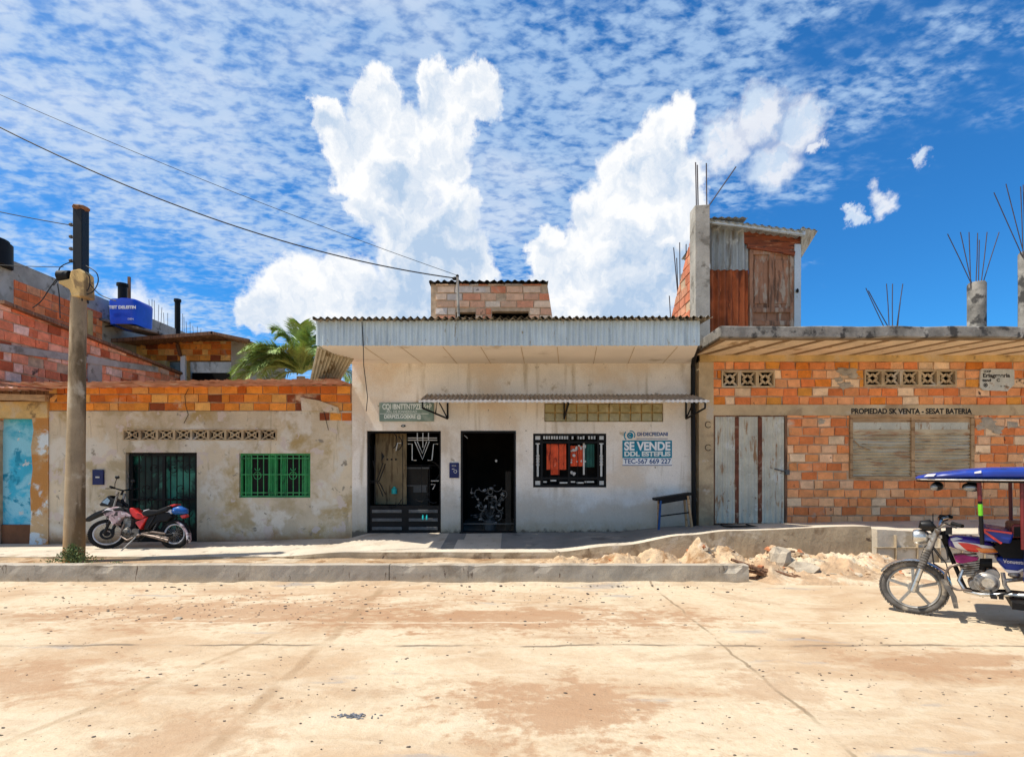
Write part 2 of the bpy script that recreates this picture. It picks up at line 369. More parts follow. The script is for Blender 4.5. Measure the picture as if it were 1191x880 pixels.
m_chrome = wmat('chrome', (.62, .61, .58), .15, 12, .28, .05, metal=.9, obj=True, stains=[((.34, .28, .2), 9, .6, .75)])
m_alloy = wmat('cast_alloy', (.36, .34, .31), .25, 12, .45, .2, 50, metal=.6, obj=True, stains=[((.14, .10, .07), 10, .52, .68)])
m_greywheel = wmat('grey_alloy_wheel', (.30, .29, .27), .15, 12, .5, .1, metal=.4, obj=True)
m_bikeblue = wmat('blue_gloss_paint', (.006, .032, .27), .15, 5, .4, .03, obj=True, spec=.45, coat=.1, grain=.05, stains=[((.20, .20, .26), 3, .60, .80), ((.02, .02, .06), 8, .6, .75)])
m_bikepurp = wmat('purple_gloss_paint', (.055, .025, .24), .1, 5, .25, 0, obj=True, spec=.6, coat=.6, grain=.03)
m_bikered = wmat('red_gloss_paint', (.62, .015, .012), .1, 5, .3, 0, obj=True, spec=.6, coat=.4, grain=.03)
m_bikeor = wmat('orange_gloss_paint', (.75, .24, .05), .1, 5, .3, 0, obj=True, spec=.6, coat=.4, grain=.03)
m_bikewh = wmat('white_gloss_paint', (.72, .70, .70), .08, 5, .3, 0, obj=True, spec=.6, coat=.4, grain=.03)
m_bikepink = wmat('dusty_pink_panel', (.42, .30, .31), .2, 7, .5, .1, obj=True, stains=[((.04, .03, .03), 7, .50, .56), ((.66, .62, .62), 9, .58, .62, (1, 1, 1), (4, 4, 4))])
m_dred = wmat('dark_red_vinyl', (.14, .012, .012), .2, 5, .45, .1, obj=True, spec=.5)
m_brightgreen = wmat('lime_tape', (.16, .55, .02), .1, 5, .5, 0, obj=True)
m_lens = wmat('lamp_glass', (.30, .32, .33), .2, 10, .12, 0, metal=.5, obj=True, spec=.8)
m_redseat = wmat('red_seat_vinyl', (.60, .02, .018), .15, 8, .5, .1, obj=True, spec=.5)
m_exh = wmat('bronzed_exhaust', (.22, .17, .14), .3, 9, .45, .1, metal=.6, obj=True, stains=[((.05, .04, .03), 9, .5, .66)])
m_cable = wmat('cable_black', (.015, .015, .016), .1, 8, .6, 0)
m_rebar = wmat('rusted_rebar', (.07, .055, .06), .2, 9, .8, .1)
m_stone = wmat('road_stone', (.11, .085, .065), .4, 9, .9, .4, 40)
m_rubstone = wmat('sandy_rubble', (.52, .37, .225), .2, 5, .95, .7, 22, stains=[((.32, .18, .085), 2.6, .50, .66), ((.60, .50, .37), 2.5, .58, .70)], bdist=.03)
m_redsoil = wmat('red_soil_rubble', (.46, .31, .185), .25, 3.5, .95, .8, 18, stains=[((.34, .125, .045), 1.5, .50, .64), ((.62, .50, .34), 1.5, .48, .6), ((.12, .06, .03), 5, .64, .72)], bdist=.03)
m_chunk = wmat('broken_concrete', (.42, .35, .26), .2, 4, .92, .6, 18, stains=[((.3, .25, .19), 3.4, .55, .7)], bdist=.02)

# road: pale dusty concrete slabs with tan dirt, joints and tyre marks
def road_material():
    mt = bpy.data.materials.new('dusty_road'); mt.use_nodes = True; nt = mt.node_tree; nt.nodes.clear(); k = NT(nt)
    pos = k.n('ShaderNodeNewGeometry').outputs['Position']
    px, py, pz = k.sep(pos)[0:3]
    st = k.scalev(pos, (.75, 1.15, 1))
    n1 = k.noise(st, .62, 6, .58, .6); n2 = k.noise(k.scalev(pos, (.8, 1.3, 1), (7, 3, 0)), 1.2, 7, .6, .8)
    n3 = k.noise(k.scalev(pos, (.7, 1.6, 1), (2, 9, 0)), 2.2, 7, .62, .6); n4 = k.noise(pos, 14, 7, .7)
    n5 = k.noise(k.scalev(pos, (1, 1.4, 1), (12, 9, 0)), 5.5, 6, .62, .4)
    col = k.mix(k.mr(n4, .3, .7), (.54, .42, .275), (.62, .50, .345))
    col = k.mix(k.m('MULTIPLY', k.mr(n1, .42, .64), .7), col, (.43, .275, .155))
    col = k.mix(k.m('MULTIPLY', k.mr(n2, .50, .70), .55), col, (.35, .21, .115))
    col = k.mix(k.m('MULTIPLY', k.mr(n3, .50, .66), .55), col, (.60, .49, .345))
    col = k.mix(k.m('MULTIPLY', k.mr(n5, .54, .66), .35), col, (.42, .30, .19))
    col = k.mix(k.m('MULTIPLY', k.mr(k.noise(k.scalev(pos, (.45, 1.6, 1), (31, 5, 0)), 1.6, 7, .62), .62, .70), .6), col, (.30, .28, .26))
    # brown dirt fans where vehicles drag soil
    for (cx, cy, rx, ry, am) in ((-2.9, 6.0, 2.6, .75, .8), (.2, 5.7, 2.2, .55, .9), (.3, 3.6, .8, .55, .85), (-4.3, 4.0, 1.6, .5, .7), (3.7, 4.4, 1.0, .35, .7), (-1.8, 3.1, .5, .5, .5), (1.9, 3.9, .4, .4, .5), (-2.2, 6.9, 3, .3, .35)):
        dx = k.m('DIVIDE', k.m('SUBTRACT', px, cx), rx); dy = k.m('DIVIDE', k.m('SUBTRACT', py, cy), ry)
        dd = k.m('SQRT', k.m('ADD', k.m('MULTIPLY', dx, dx), k.m('MULTIPLY', dy, dy)))
        dd = k.m('ADD', dd, k.m('MULTIPLY', k.m('SUBTRACT', n3, .5), 3.0))
        dd = k.m('ADD', dd, k.m('MULTIPLY', k.m('SUBTRACT', n4, .5), 1.6)); dd = k.m('ADD', dd, k.m('MULTIPLY', k.m('SUBTRACT', n5, .5), 2.6))
        col = k.mix(k.m('MULTIPLY', k.mr(dd, .35, 1.15, 1, 0), am*.95), col, (.38, .22, .12))
    # joints between slabs and a tyre track: wobbling thin lines
    wob = k.m('MULTIPLY', k.m('SUBTRACT', k.noise(pos, 1.6, 6, .6), .5), .16)
    jn = k.noise(pos, 1.7, 5)
    def line(c, w, colr, am, nlo=.3, nhi=.55):
        nonlocal col
        f = k.mr(k.m('ABSOLUTE', k.m('ADD', c, wob)), w*.3, w, 1, 0)
        f = k.m('MULTIPLY', k.m('MULTIPLY', f, am), k.mr(jn, .38, .56, .12, 1))
        col = k.mix(f, col, colr)
    line(k.m('SUBTRACT', py, 4.84), .035, (.20, .15, .10), .9)
    line(k.m('SUBTRACT', px, 1.92), .022, (.24, .17, .10), .8)
    line(k.m('ADD', px, 1.72), .07, (.33, .21, .115), .6)
    line(k.m('ADD', k.m('ADD', px, 2.5), k.m('MULTIPLY', k.m('SUBTRACT', py, 4.5), -.33)), .05, (.34, .23, .13), .6)
    line(k.m('SUBTRACT', py, 5.55), .03, (.68, .58, .42), .6)
    line(k.m('SUBTRACT', px, 6.1), .04, (.26, .18, .11), .6)
    # grit
    vo = k.n('ShaderNodeTexVoronoi', {'Vector': pos, 'Scale': 9.0})
    f = k.m('MULTIPLY', k.mr(vo.outputs['Distance'], .05, .12, 1, 0), k.m('GREATER_THAN', k.sep(vo.outputs['Color'])[0], .7))
    col = k.mix(k.m('MULTIPLY', f, .7), col, (.20, .13, .08))
    vo2 = k.n('ShaderNodeTexVoronoi', {'Vector': pos, 'Scale': 38.0})
    f = k.m('MULTIPLY', k.mr(vo2.outputs['Distance'], .12, .25, 1, 0), k.m('GREATER_THAN', k.sep(vo2.outputs['Color'])[1], .8))
    col = k.mix(k.m('MULTIPLY', f, k.mr(n2, .45, .6, .1, .6)), col, (.24, .15, .08))
    bs = k.n('ShaderNodeBsdfPrincipled', {'Base Color': col, 'Roughness': .92, 'Specular IOR Level': .2})
    h = k.m('ADD', k.m('MULTIPLY', n4, .6), k.m('ADD', k.m('MULTIPLY', n3, 1.5), k.m('ADD', n2, k.m('MULTIPLY', k.noise(pos, 60, 5, .7), .25))))
    bp = k.n('ShaderNodeBump', {'Height': h, 'Strength': .55, 'Distance': .035}); k.set(bs.inputs['Normal'], bp.outputs[0])
    k.n('ShaderNodeOutputMaterial', {'Surface': bs.outputs[0]})
    return mt
m_road = road_material()

# ------------------------------------------------------------------ ground, kerb, sidewalk
mb = MB()
def gh(x, y): return .012*mnoise.noise(V((x*.6, y*.9, 0)))+.006*mnoise.noise(V((x*2.1, y*2.6, 4)))
xs = [-400, -60]+[-20+i*.4 for i in range(101)]+[60, 400]; ys = [-400, -40, -6]+[-2+i*.3 for i in range(36)]+[9.2, 9.8, 14, 40, 500]
g = [[mb.bm.verts.new((x, y, gh(x, y)*(1 if abs(x) < 21 and -3 < y < 9 else 0))) for x in xs] for y in ys]
for j in range(len(ys)-1):
    for i in range(len(xs)-1): mb.face([g[j][i], g[j][i+1], g[j+1][i+1], g[j+1][i]])
o = mb.build('road', m_road, smooth=True); tag(o, kind='structure')

YE = 9.3
edge_t = [(fx(p, YE), CH-(y-HY)*YE/S) for p, y in ((-100, 646), (320, 646), (400, 641), (640, 641), (720, 633), (800, 621), (850, 616), (1000, 611), (1012, 611))]
wall_t = [(fx(p), fz(y)) for p, y in ((0, 633), (230, 630), (400, 626), (430, 620), (700, 618), (800, 611), (915, 608), (1000, 606), (1191, 603))]
def walkz(x, y):
    t = (y-YE)/(YW-YE)
    return lerp(interp(edge_t, x*(YE/YE)), interp(wall_t, x), max(0, min(1.2, t)))
XB = fx(1013, YE)
m_walkshade = wmat('sidewalk_painted_shade', (.22, .205, .18), .16, 1.6, .85, .3, 20, stains=[((.30, .27, .22), 1.4, .52, .7), ((.13, .115, .10), 2.2, .56, .72), ((.45, .37, .27), 2.5, .64, .74)])  # cast shadow on the sidewalk, painted in as a darker colour
def strip(x0, x1, ye, ztop, name, mts, darkspan=None, dxs=.12):
    mb = MB(); n = int((x1-x0)/dxs)+1; ny = 9
    rows = []
    for i in range(n+1):
        x = x0+(x1-x0)*i/n; row = []
        for j in range(ny+1):
            y = ye+(YW+.15-ye)*j/ny
            zz = ztop(x, y)
            wob = .012*mnoise.noise(V((x*1.3, 3, 0))) if j == 0 else 0
            row.append(mb.bm.verts.new((x, y+wob, zz-(.012 if j == 0 else 0)+.004*mnoise.noise(V((x, y*2, 0))))))
        rows.append(row)
    for A, B in zip(rows, rows[1:]):
        for j in range(ny):
            cx = (A[j].co.x+B[j].co.x)/2; cy = (A[j].co.y+A[j+1].co.y)/2
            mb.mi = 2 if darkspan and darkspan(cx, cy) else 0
            mb.face([A[j], B[j], B[j+1], A[j+1]])
    mb.mi = 1
    lows = [mb.bm.verts.new((r[0].co.x, r[0].co.y-.02+.02*mnoise.noise(V((r[0].co.x*2, 0, 0))), -.12)) for r in rows]
    mids = [mb.bm.verts.new((r[0].co.x, r[0].co.y-.012+.02*mnoise.noise(V((r[0].co.x*2.7, 9, 0))), r[0].co.z*.55)) for r in rows]
    for i in range(len(rows)-1):
        mb.face([mids[i], mids[i+1], rows[i+1][0], rows[i][0]]); mb.face([lows[i], lows[i+1], mids[i+1], mids[i]])
    mb.face([lows[0], mids[0], rows[0][0]]); 
    for side in (0, -1):
        r = rows[side]; b = mb.bm.verts.new((r[0].co.x, YW+.15, -.12))
        mb.face([lows[side], mids[side]]+r+[b] if side == 0 else [b]+r[::-1]+[mids[side], lows[side]])
    o = mb.build(name, mts); tag(o, kind='structure'); return o
def shade_span(x, y):  # stretches of sidewalk that get the painted shadow colour
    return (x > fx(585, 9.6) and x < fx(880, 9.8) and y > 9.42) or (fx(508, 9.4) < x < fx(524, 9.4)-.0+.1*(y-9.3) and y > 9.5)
strip(-22, XB, YE, walkz, 'sidewalk', [m_walk, m_face, m_walkshade], shade_span)
def walkz2(x, y):
    e = interp([(XB, .575), (XB+.5, .55), (XB+.9, .50), (XB+3, .5)], x)
    return lerp(e, interp(wall_t, x), max(0, min(1, (y-9.15)/(YW-9.15))))
m_block = wmat('pale_block_concrete', (.48, .42, .33), .14, 2.4, .9, .5, 18, stains=[((.34, .27, .18), 2, .55, .68), ((.15, .11, .08), 6, .68, .74)])
strip(XB+.006, 22, 9.15, walkz2, 'sidewalk', [m_walk, m_block])
# vertical joints of the block facing
mb = MB()
for px in (1041, 1066, 1092, 1118, 1144): x = fx(px, 9.13); mb.box(x-.006, x+.006, 9.09, 9.16, -.02, .47)
for (a, b, z) in ((1014, 1191, .25),): mb.box(fx(a, 9.13)+.05, fx(b, 9.13), 9.095, 9.16, z, z+.01)
tag(mb.build('sidewalk_joint', m_face), kind='structure')
# concrete kerb beside the road, open channel behind it
mb = MB(); x1 = fx(872, 7.4); xx = -20
while xx < x1:
    L = min(6.1, x1-xx); 
    n = max(4, int(L/.09))
    prof = [(7.40, -.1), (7.40, .05), (7.40, .15), (7.40, .235), (7.40, .262), (7.43, .264), (7.50, .264), (7.57, .262), (7.57, .2), (7.57, -.1)]
    rws = []
    for i in range(n+1):
        x = xx+(L-.012)*i/n; row = []
        for jx, (y, z) in enumerate(prof):
            p = V((x, y, z))
            if z > 0:
                p += V((0, .010*mnoise.noise(p*1.1)+.007*mnoise.noise(p*6), .008*mnoise.noise(p*.9+V((5, 5, 5)))))
            if jx in (3, 4, 5):
                ch = max(0, mnoise.noise(V((x*3.1, 1, 7)))-.28)+.6*max(0, mnoise.noise(V((x*9, 4, 7)))-.3)
                p += V((0, .10*ch if jx < 5 else .03*ch, -.13*ch if jx == 4 else (-.05*ch if jx == 3 else -.02*ch)))
            row.append(mb.bm.verts.new(p))
        rws.append(row)
    for A, B in zip(rws, rws[1:]):
        for jx in range(len(prof)-1): mb.face([A[jx], B[jx], B[jx+1], A[jx+1]])
    mb.face(rws[0]); mb.face(rws[-1][::-1])
    xx += L
tag(mb.build('kerb', m_kerb), kind='structure')
mb = MB(); rws = []
for i in range(700):
    x = -10+i*.02*1.35; w_ = .05+.11*max(0, mnoise.noise(V((x*.8, 2, 2)))+.25)+.03*mnoise.noise(V((x*5, 2, 2)))
    hh = w_*.42
    if x > x1+.1: break
    rws.append([mb.bm.verts.new((x, 7.41-w_*t_, .006+max(0, hh*(1-t_)**1.6+.006*mnoise.noise(V((x*9, t_*4, 1)))*(1-t_))-.02*(t_ == 1))) for t_ in (0, .2, .45, .7, 1)])
for A, B in zip(rws, rws[1:]):
    for jx in range(4): mb.face([A[jx], B[jx], B[jx+1], A[jx+1]])
tag(mb.build('gutter_sand', m_road, smooth=True), kind='structure')
# soil bed in the channel
m_soil = wmat('channel_soil', (.42, .29, .17), .25, 2, .95, .7, 16, stains=[((.26, .15, .07), 2, .52, .66), ((.56, .45, .31), 1.4, .54, .68)], bdist=.03)
mb = MB(); nx = 260; rows = []
for i in range(nx+1):
    x = -20+ (x1+20)*i/nx
    rows.append([mb.bm.verts.new((x, 7.55+1.78*j/8, .04+.04*mnoise.noise(V((x*1.2, j*.4, 1))))) for j in range(9)])
for A, B in zip(rows, rows[1:]):
    for j in range(8): mb.face([A[j], B[j], B[j+1], A[j+1]])
tag(mb.build('channel_soil', m_soil, smooth=True), kind='structure')

# ------------------------------------------------------------------ dirt piles
m_brickbit = wmat('brick_fragment', (.52, .20, .09), .25, 6, .9, .5)
def pile(name, x0, x1, y0, y1, hf, mat, label, stones, smat):
    mb = MB(); nx = int((x1-x0)/.035); ny = int((y1-y0)/.035); rows = []
    for i in range(nx+1):
        x = x0+(x1-x0)*i/nx; r = []
        for j in range(ny+1):
            y = y0+(y1-y0)*j/ny
            h = hf(x, y); ef = min(1, (x-x0)/.2, (x1-x)/.2, (y-y0)/.1, (y1-y)/.1+.35)
            f = mnoise.fractal(V((x*2.2, y*2.2, 2)), 1.0, 2.1, 6)
            rg = abs(mnoise.noise(V((x*9, y*9, 5))))+.6*abs(mnoise.noise(V((x*19, y*19, 1))))
            h = h*(1+.40*f)+(.075*rg+.05*max(0, mnoise.noise(V((x*6, y*6, 8))))**.5)*min(1, h*8)
            r.append(mb.bm.verts.new((x, y, -.03+max(0, h)*max(0, ef)+.03*ef)))
        rows.append(r)
    for A, B in zip(rows, rows[1:]):
        for j in range(ny): mb.face([A[j], B[j], B[j+1], A[j+1]])
    t = thing(name, label, 'dirt pile', ((x0+x1)/2, (y0+y1)/2, 0))
    mb.build('soil_heap', mat, t, smooth=True)
    mb = MB()
    for _ in range(stones):
        x = R.uniform(x0+.1, x1-.1); y = R.uniform(y0+.05, y1-.1); h = hf(x, y)
        if h < .05: continue
        s_ = R.choice([.012, .018, .02, .025, .03, .045])
        mb.ball((x, y, h*.95+s_*.1), (s_*R.uniform(.8, 1.6), s_, s_*R.uniform(.5, .9)), 1, .7)
    for _ in range(stones//4):
        x = R.uniform(x0+.1, x1-.1); y = R.uniform(y0+.05, y1-.15); h = hf(x, y)
        if h < .06: continue
        M = Matrix.Translation((x, y, h*1.0)) @ Matrix.Rotation(R.uniform(0, 3), 4, 'Z') @ Matrix.Rotation(R.uniform(-.8, .8), 4, 'X'); a_, b_, c_ = R.uniform(.02, .075), R.uniform(.02, .05), R.uniform(.012, .03)
        mb.mi = R.choice([0, 1, 1, 2]); mb.box(-a_, a_, -b_, b_, -c_, c_, j=.012, M=M)
    mb.mi = 0
    tag(mb.build('loose_clods', [smat, m_chunk, m_brickbit], t), kind='stuff')
    return t
def G(x, y, cx, cy, sx, sy, h): return h*math.exp(-((x-cx)/sx)**2-((y-cy)/sy)**2)
def h1(x, y):
    return max(.11*math.exp(-((y-8.5)/.55)**2)*(1 if x > .6 else .3), G(x, y, fx(655, 8.4), 8.4, .5, .4, .16), G(x, y, fx(765, 8.5), 8.5, .34, .5, .26), G(x, y, fx(720, 8.5), 8.5, .40, .5, .20),
               G(x, y, fx(815, 8.5), 8.5, .24, .4, .40), G(x, y, fx(812, 8.5), 8.5, .12, .25, .48), G(x, y, fx(842, 8.5), 8.5, .36, .45, .33))
pile('dirt_pile', fx(565, 8.4), fx(880, 8.4), 7.62, 9.28, h1, m_rubstone, 'long heap of sandy rubble piled behind the concrete kerb', 500, m_rubstone)
def h2(x, y):
    return max(G(x, y, fx(925, 8.4), 8.5, .55, .5, .30), G(x, y, fx(903, 8.4), 8.5, .12, .2, .40), G(x, y, fx(970, 8.3), 8.3, .7, .6, .20), G(x, y, fx(1010, 8.6), 8.6, .5, .4, .18),
               .16*math.exp(-((y-8.4)/.75)**2-((x-4.9)/1.5)**2), G(x, y, fx(885, 7.9), 7.9, .3, .3, .2), G(x, y, fx(1040, 8.8), 8.8, .6, .3, .16))
pile('dirt_pile', fx(865, 8.0), fx(1062, 8.4), 7.3, 9.24, h2, m_redsoil, 'spread heap of red soil and pale rubble past the end of the kerb', 600, m_rubstone)
# broken slabs
mb = MB()
def chunk(mb, c, r, n=1.0):
    mb.ball(c, r, 2, .5*n)
chunk(mb, P(906, 652, 8.2)+V((0, 0, .0)), (.16, .14, .26))
o = mb.build('concrete_chunk', m_chunk, loc=P(906, 660, 8.2)); tag(o, 'upright broken concrete chunk sticking out of the red soil heap', 'rubble')
mb = MB(); chunk(mb, P(935, 662, 8.0), (.30, .2, .12))
o = mb.build('concrete_chunk', m_chunk, loc=P(935, 668, 8.0)); tag(o, 'low wide pale concrete chunk lying at the front of the red soil heap', 'rubble')
t = thing('broken_branches', 'dark brown sticks and roots lying at the cut end of the kerb', 'debris', P(880, 672, 7.7))
mb = MB()
for a, b in (((858, 655), (918, 678)), ((862, 662), (900, 680)), ((850, 650), (892, 668)), ((872, 660), (930, 676)), ((868, 672), (912, 682))):
    p = P(*a, 7.75); q = P(*b, 7.6); q.z = max(.04, q.z); m_ = (p+q)/2+V((0, 0, R.uniform(0, .03)))
    mb.tube([p, m_, q], [.022, .028, .01], 6)
mb.build('branch', m_wood, t)
# scattered stones and grit on the road
mb = MB()
cl = [(R.uniform(-5, 5), R.uniform(3, 7)) for _ in range(26)]
for i_ in range(1500):
    y = 2.4+5*R.random()**1.1; x = R.uniform(-1.05, 1.05)*y
    q_ = R.random()
    if q_ < .30: x, y = R.gauss(-3.4, 1.3), R.gauss(6.15, .35)
    elif q_ < .65: c_ = R.choice(cl); x, y = R.gauss(c_[0], .35), R.gauss(c_[1], .12)
    if y < 2.3 or y > 7.38: continue
    s_ = R.choice([.002, .0025, .003, .003, .004, .005, .006, .008])*(.6+y*.11)
    mb.ball((x, y, gh(x, y)+s_*.2), (s_*R.uniform(1, 2.4), s_*R.uniform(.7, 1.5), s_*.6), 1, .7)
for i_ in range(160):
    x = R.uniform(-9, 3.3); s_ = R.choice([.004, .006, .01, .016]); mb.ball((x, 7.33-abs(R.gauss(0, .22)), .005), (s_*1.4, s_, s_*.7), 1, .7)
tag(mb.build('road_grit', m_stone), 'small dark stones and clods scattered over the dusty road', 'gravel', kind='stuff')
mb = MB(); p = P(414, 832, 1.6*S/(832-HY)); 
for _ in range(70): mb.ball(p+V((R.gauss(0, .055), R.gauss(0, .018), R.uniform(0, .004))), (R.uniform(.004, .018), R.uniform(.003, .009), R.uniform(.002, .006)), 1, .8)
m_ash = wmat('grey_crumb', (.16, .16, .17), .4, 30, .9, .5)
tag(mb.build('crumbled_litter', m_ash, loc=p), 'flat grey crumbled clump lying on the road nearest the camera', 'litter')
mb = MB(); p = P(207, 719, 1.6*S/(719-HY)); mb.ball(p, (.05, .03, .02), 2, .5)
tag(mb.build('pale_stone', m_chunk, loc=p), 'single pale flat stone on the road below the parked motorcycle', 'stone')

# ------------------------------------------------------------------ LEFT: turquoise house
XL = fx(57)
t = thing('turquoise_house', 'peeling turquoise house front cut by the left edge of the photo', 'house', (XL-2, YW, .05))
mb = MB(); mb.wall(-16, XL-.002, -.1, fz(486), YW+.22, (), .2); mb.build('wall', m_blue, t)
mb = MB(); mb.box(-16, fx(36), YW+.18, YW+.215, -.1, fz(611), j=0); mb.build('plinth', m_redbrown, t)
mb = MB()
cols = [(38, 486), (40, 500), (37, 520), (39, 545), (36, 570), (37, 600), (35, 634)]
mb.prism([(fx(a), YW-.02, fz(b)) for a, b in cols]+[(fx(57), YW-.02, fz(634)), (fx(57), YW-.02, fz(486))], (0, .2, 0)); mb.build('pilaster', m_peel, t)
mb = MB(); mb.box(-16, XL-.003, YW-.04, YW+.4, fz(486), fz(467)); mb.build('lintel', m_yplast, t, bevel=.01)
mb = MB(); mb.bar((-16, YW-.35, fz(452, YW-.35)), (fx(72), YW-.35, fz(463, YW-.35)), .09, .12); mb.build('roof_beam', m_twood, t)
mb = MB(); mb.box(-16, fx(72), YW+.02, YW+.3, fz(467), fz(447)); mb.build('gable_board', m_wood, t)
mb = MB(); mb.corr((-16, YW-.7, fz(449, YW-.7)), (16+fx(62), 0, -.02), (0, 4, .25), 40, .015); mb.build('roof', m_pinkroof, t)
mb = MB(); mb.box(-16, -15.8, YW+.45, YW+5, -.1, 3.2); mb.box(-16, XL-.3, YW+5, YW+5.2, -.1, 3.3); mb.build('rear_wall', m_conc, t)

# ------------------------------------------------------------------ LEFT: low plastered house
XR = fx(410); zb = fz(478); zt = fz(446)
t = thing('plastered_house', 'low beige plastered house with orange brick course under a rusty roof', 'house', ((XL+XR)/2, YW, .1))
door = (fx(146), fx(229), -.05, fz(526)); win = (fx(278), fx(361), fz(578.5), fz(527)); vent = (fx(143), fx(322), fz(512), fz(499))
mb = MB(); mb.wall(XL, XR-.01, -.15, zb, YW, (door, win, vent), .24)
mb.build('wall', m_beige, t)
mb = MB(); mb.mi = 1; mb.wall(XL, XR-.012, zb+.001, zt, YW+.03, (), .2); mb.mi = 0
mb.bricks((XL, YW+.01, zb+.012), (1, 0, 0), (0, 0, 1), XR-XL-.02, zt-zb-.02, .30, .158, .014, .05, PALO, damage=.01, proud=.012, j=.006)
mb.build('brickwork', [m_brick, m_mortar], t)
# exposed brick low at the right corner, plaster patch
mb = MB(); mb.bricks((fx(372), YW-.012, fz(489)), (1, 0, 0), (0, 0, 1), XR-fx(372)-.02, zb-fz(489), .24, .16, .016, .02, PALO, damage=0.1, proud=.004)
mb.build('exposed_bricks', m_brick, t)
mb = MB(); pl = [(350, 462), (372, 466), (394, 474), (396, 481), (372, 478), (352, 478)]
mb.prism([(fx(a), YW-.04, fz(b)) for a, b in pl], (0, .05, 0)); mb.build('plaster_patch', m_beige, t)
# roof edge
mb = MB(); y0 = YW-.95
mb.corr((XL-.1, y0, fz(445, y0)), (XR-XL+.1, 0, fz(440, y0)-fz(445, y0)), (0, 5.5, .18), 30, .009, rag=.07)
mb.build('roof', m_pinkroof, t)
mb = MB(); mb.box(XL, XR, YW-.03, YW+.05, zt-.03, zt+.0); 
mb.build('wall_plate', m_wood, t)
for i in range(9):
    mb = MB(); x0, x1_ = vent[0]+(vent[1]-vent[0])*i/9, vent[0]+(vent[1]-vent[0])*(i+1)/9; cx, cz = (x0+x1_)/2, (vent[2]+vent[3])/2; hw, hh = (x1_-x0)/2, (vent[3]-vent[2])/2
    f = .022
    mb.box(x0+.001, x0+f, YW-.015, YW+.1, vent[2], vent[3]); mb.box(x1_-f, x1_-.001, YW-.015, YW+.1, vent[2], vent[3])
    mb.box(x0+f, x1_-f, YW-.014, YW+.1, vent[3]-f, vent[3]); mb.box(x0+f, x1_-f, YW-.014, YW+.1, vent[2], vent[2]+f)
    mb.ring((cx, YW+.03, cz), (0, 1, 0), min(hw, hh)-.03, .012, 16, 6)
    mb.bar((x0+f, YW+.03, vent[2]+f), (x1_-f, YW+.03, vent[3]-f), .03, .03, (0, 1, 0)); mb.bar((x0+f, YW+.035, vent[3]-f), (x1_-f, YW+.035, vent[2]+f), .03, .03, (0, 1, 0))
    mb.ball((cx, YW+.02, cz), .03, 1)
    mb.build('vent_block', m_bplast, t)
# grille door
d = MB(); x0, x1_, z0, z1 = door[0]+.02, door[1]-.02, walkz(-7.3, YW)-.0, door[3]-.02; yd = YW+.08
for (a, b) in ((x0, x0+.05), ((x0+x1_)/2-.03, (x0+x1_)/2+.03), (x1_-.05, x1_)): d.box(a, b, yd, yd+.04, z0, z1)
d.box(x0, x1_, yd+.001, yd+.041, z1-.05, z1); d.box(x0, x1_, yd+.001, yd+.041, z0, z0+.25); d.box(x0, x1_, yd+.002, yd+.03, z0+.85, z0+.89)
dr = d.build('door', m_black, t)
mb = MB(); mb.box(x0, x1_, yd+.10, yd+.13, z0, z1); mb.build('glass_panel', m_dgreen, dr)
mb = MB()
xm = (x0+x1_)/2
n = 11
for i in range(n):
    x = lerp(x0+.06, x1_-.06, i/(n-1)); mb.box(x-.008, x+.008, yd+.01, yd+.026, z0+.2, z1-.04)
for cx_ in (lerp(x0, xm, .5), lerp(xm, x1_, .5)):
    for (dx, dz, r) in ((-.14, .35, .1), (.14, .35, .1), (-.1, .6, .07), (.1, .6, .07), (0, .82, .09), (0, .15, .12), (-.16, 1.25, .08), (.16, 1.25, .08), (0, 1.5, .1)):
        mb.ring((cx_+dx, yd-.005, z0+.25+dz), (0, 1, 0), r, .008, 18, 5, R.uniform(0, 3), R.uniform(4.5, 6.2))
        mb.ball((cx_+dx+r*.5, yd-.01, z0+.25+dz+r*.3), (.03, .008, .022), 1)
mb.build('grille', m_black, dr)
# green window
x0, x1_, z0, z1 = win; yv = YW+.06
f = MB()
f.box(x0, x0+.04, yv, yv+.05, z0, z1); f.box(x1_-.04, x1_, yv, yv+.05, z0, z1); f.box(x0+.04, x1_-.04, yv+.001, yv+.05, z0, z0+.04); f.box(x0+.04, x1_-.04, yv+.001, yv+.05, z1-.04, z1)
xm = (x0+x1_)/2; f.box(xm-.025, xm+.025, yv+.002, yv+.05, z0+.04, z1-.04)
w_ = f.build('window', m_green, t)
mb = MB()
for i in range(1, 12):
    x = lerp(x0, x1_, i/12); mb.box(x-.007, x+.007, yv-.03, yv-.016, z0+.03, z1-.03)
for z in (z0+.1, (z0+z1)/2+.02, z1-.1): mb.box(x0+.02, x1_-.02, yv-.031, yv-.012, z-.009, z+.009)
for i in (3, 9):
    x = lerp(x0, x1_, i/12); mb.ring((x, yv-.035, (z0+z1)/2), (0, 1, 0), .075, .008, 16, 5)
    mb.ring((x, yv-.035, (z0+z1)/2+.15), (0, 1, 0), .05, .008, 16, 5, 0, math.pi)
mb.build('bars', m_green, w_)
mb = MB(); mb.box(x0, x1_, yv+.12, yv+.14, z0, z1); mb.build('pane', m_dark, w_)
mb = MB()
for (a, b) in ((.03, .13), (.36, .47), (.53, .62), (.84, .97)):
    mb.corr((lerp(x0, x1_, a), yv+.09, z0+.03), ((x1_-x0)*(b-a), 0, 0), (0, 0, z1-z0-.06), 2.5, .012)
mb.build('curtain', m_green, w_, smooth=True)
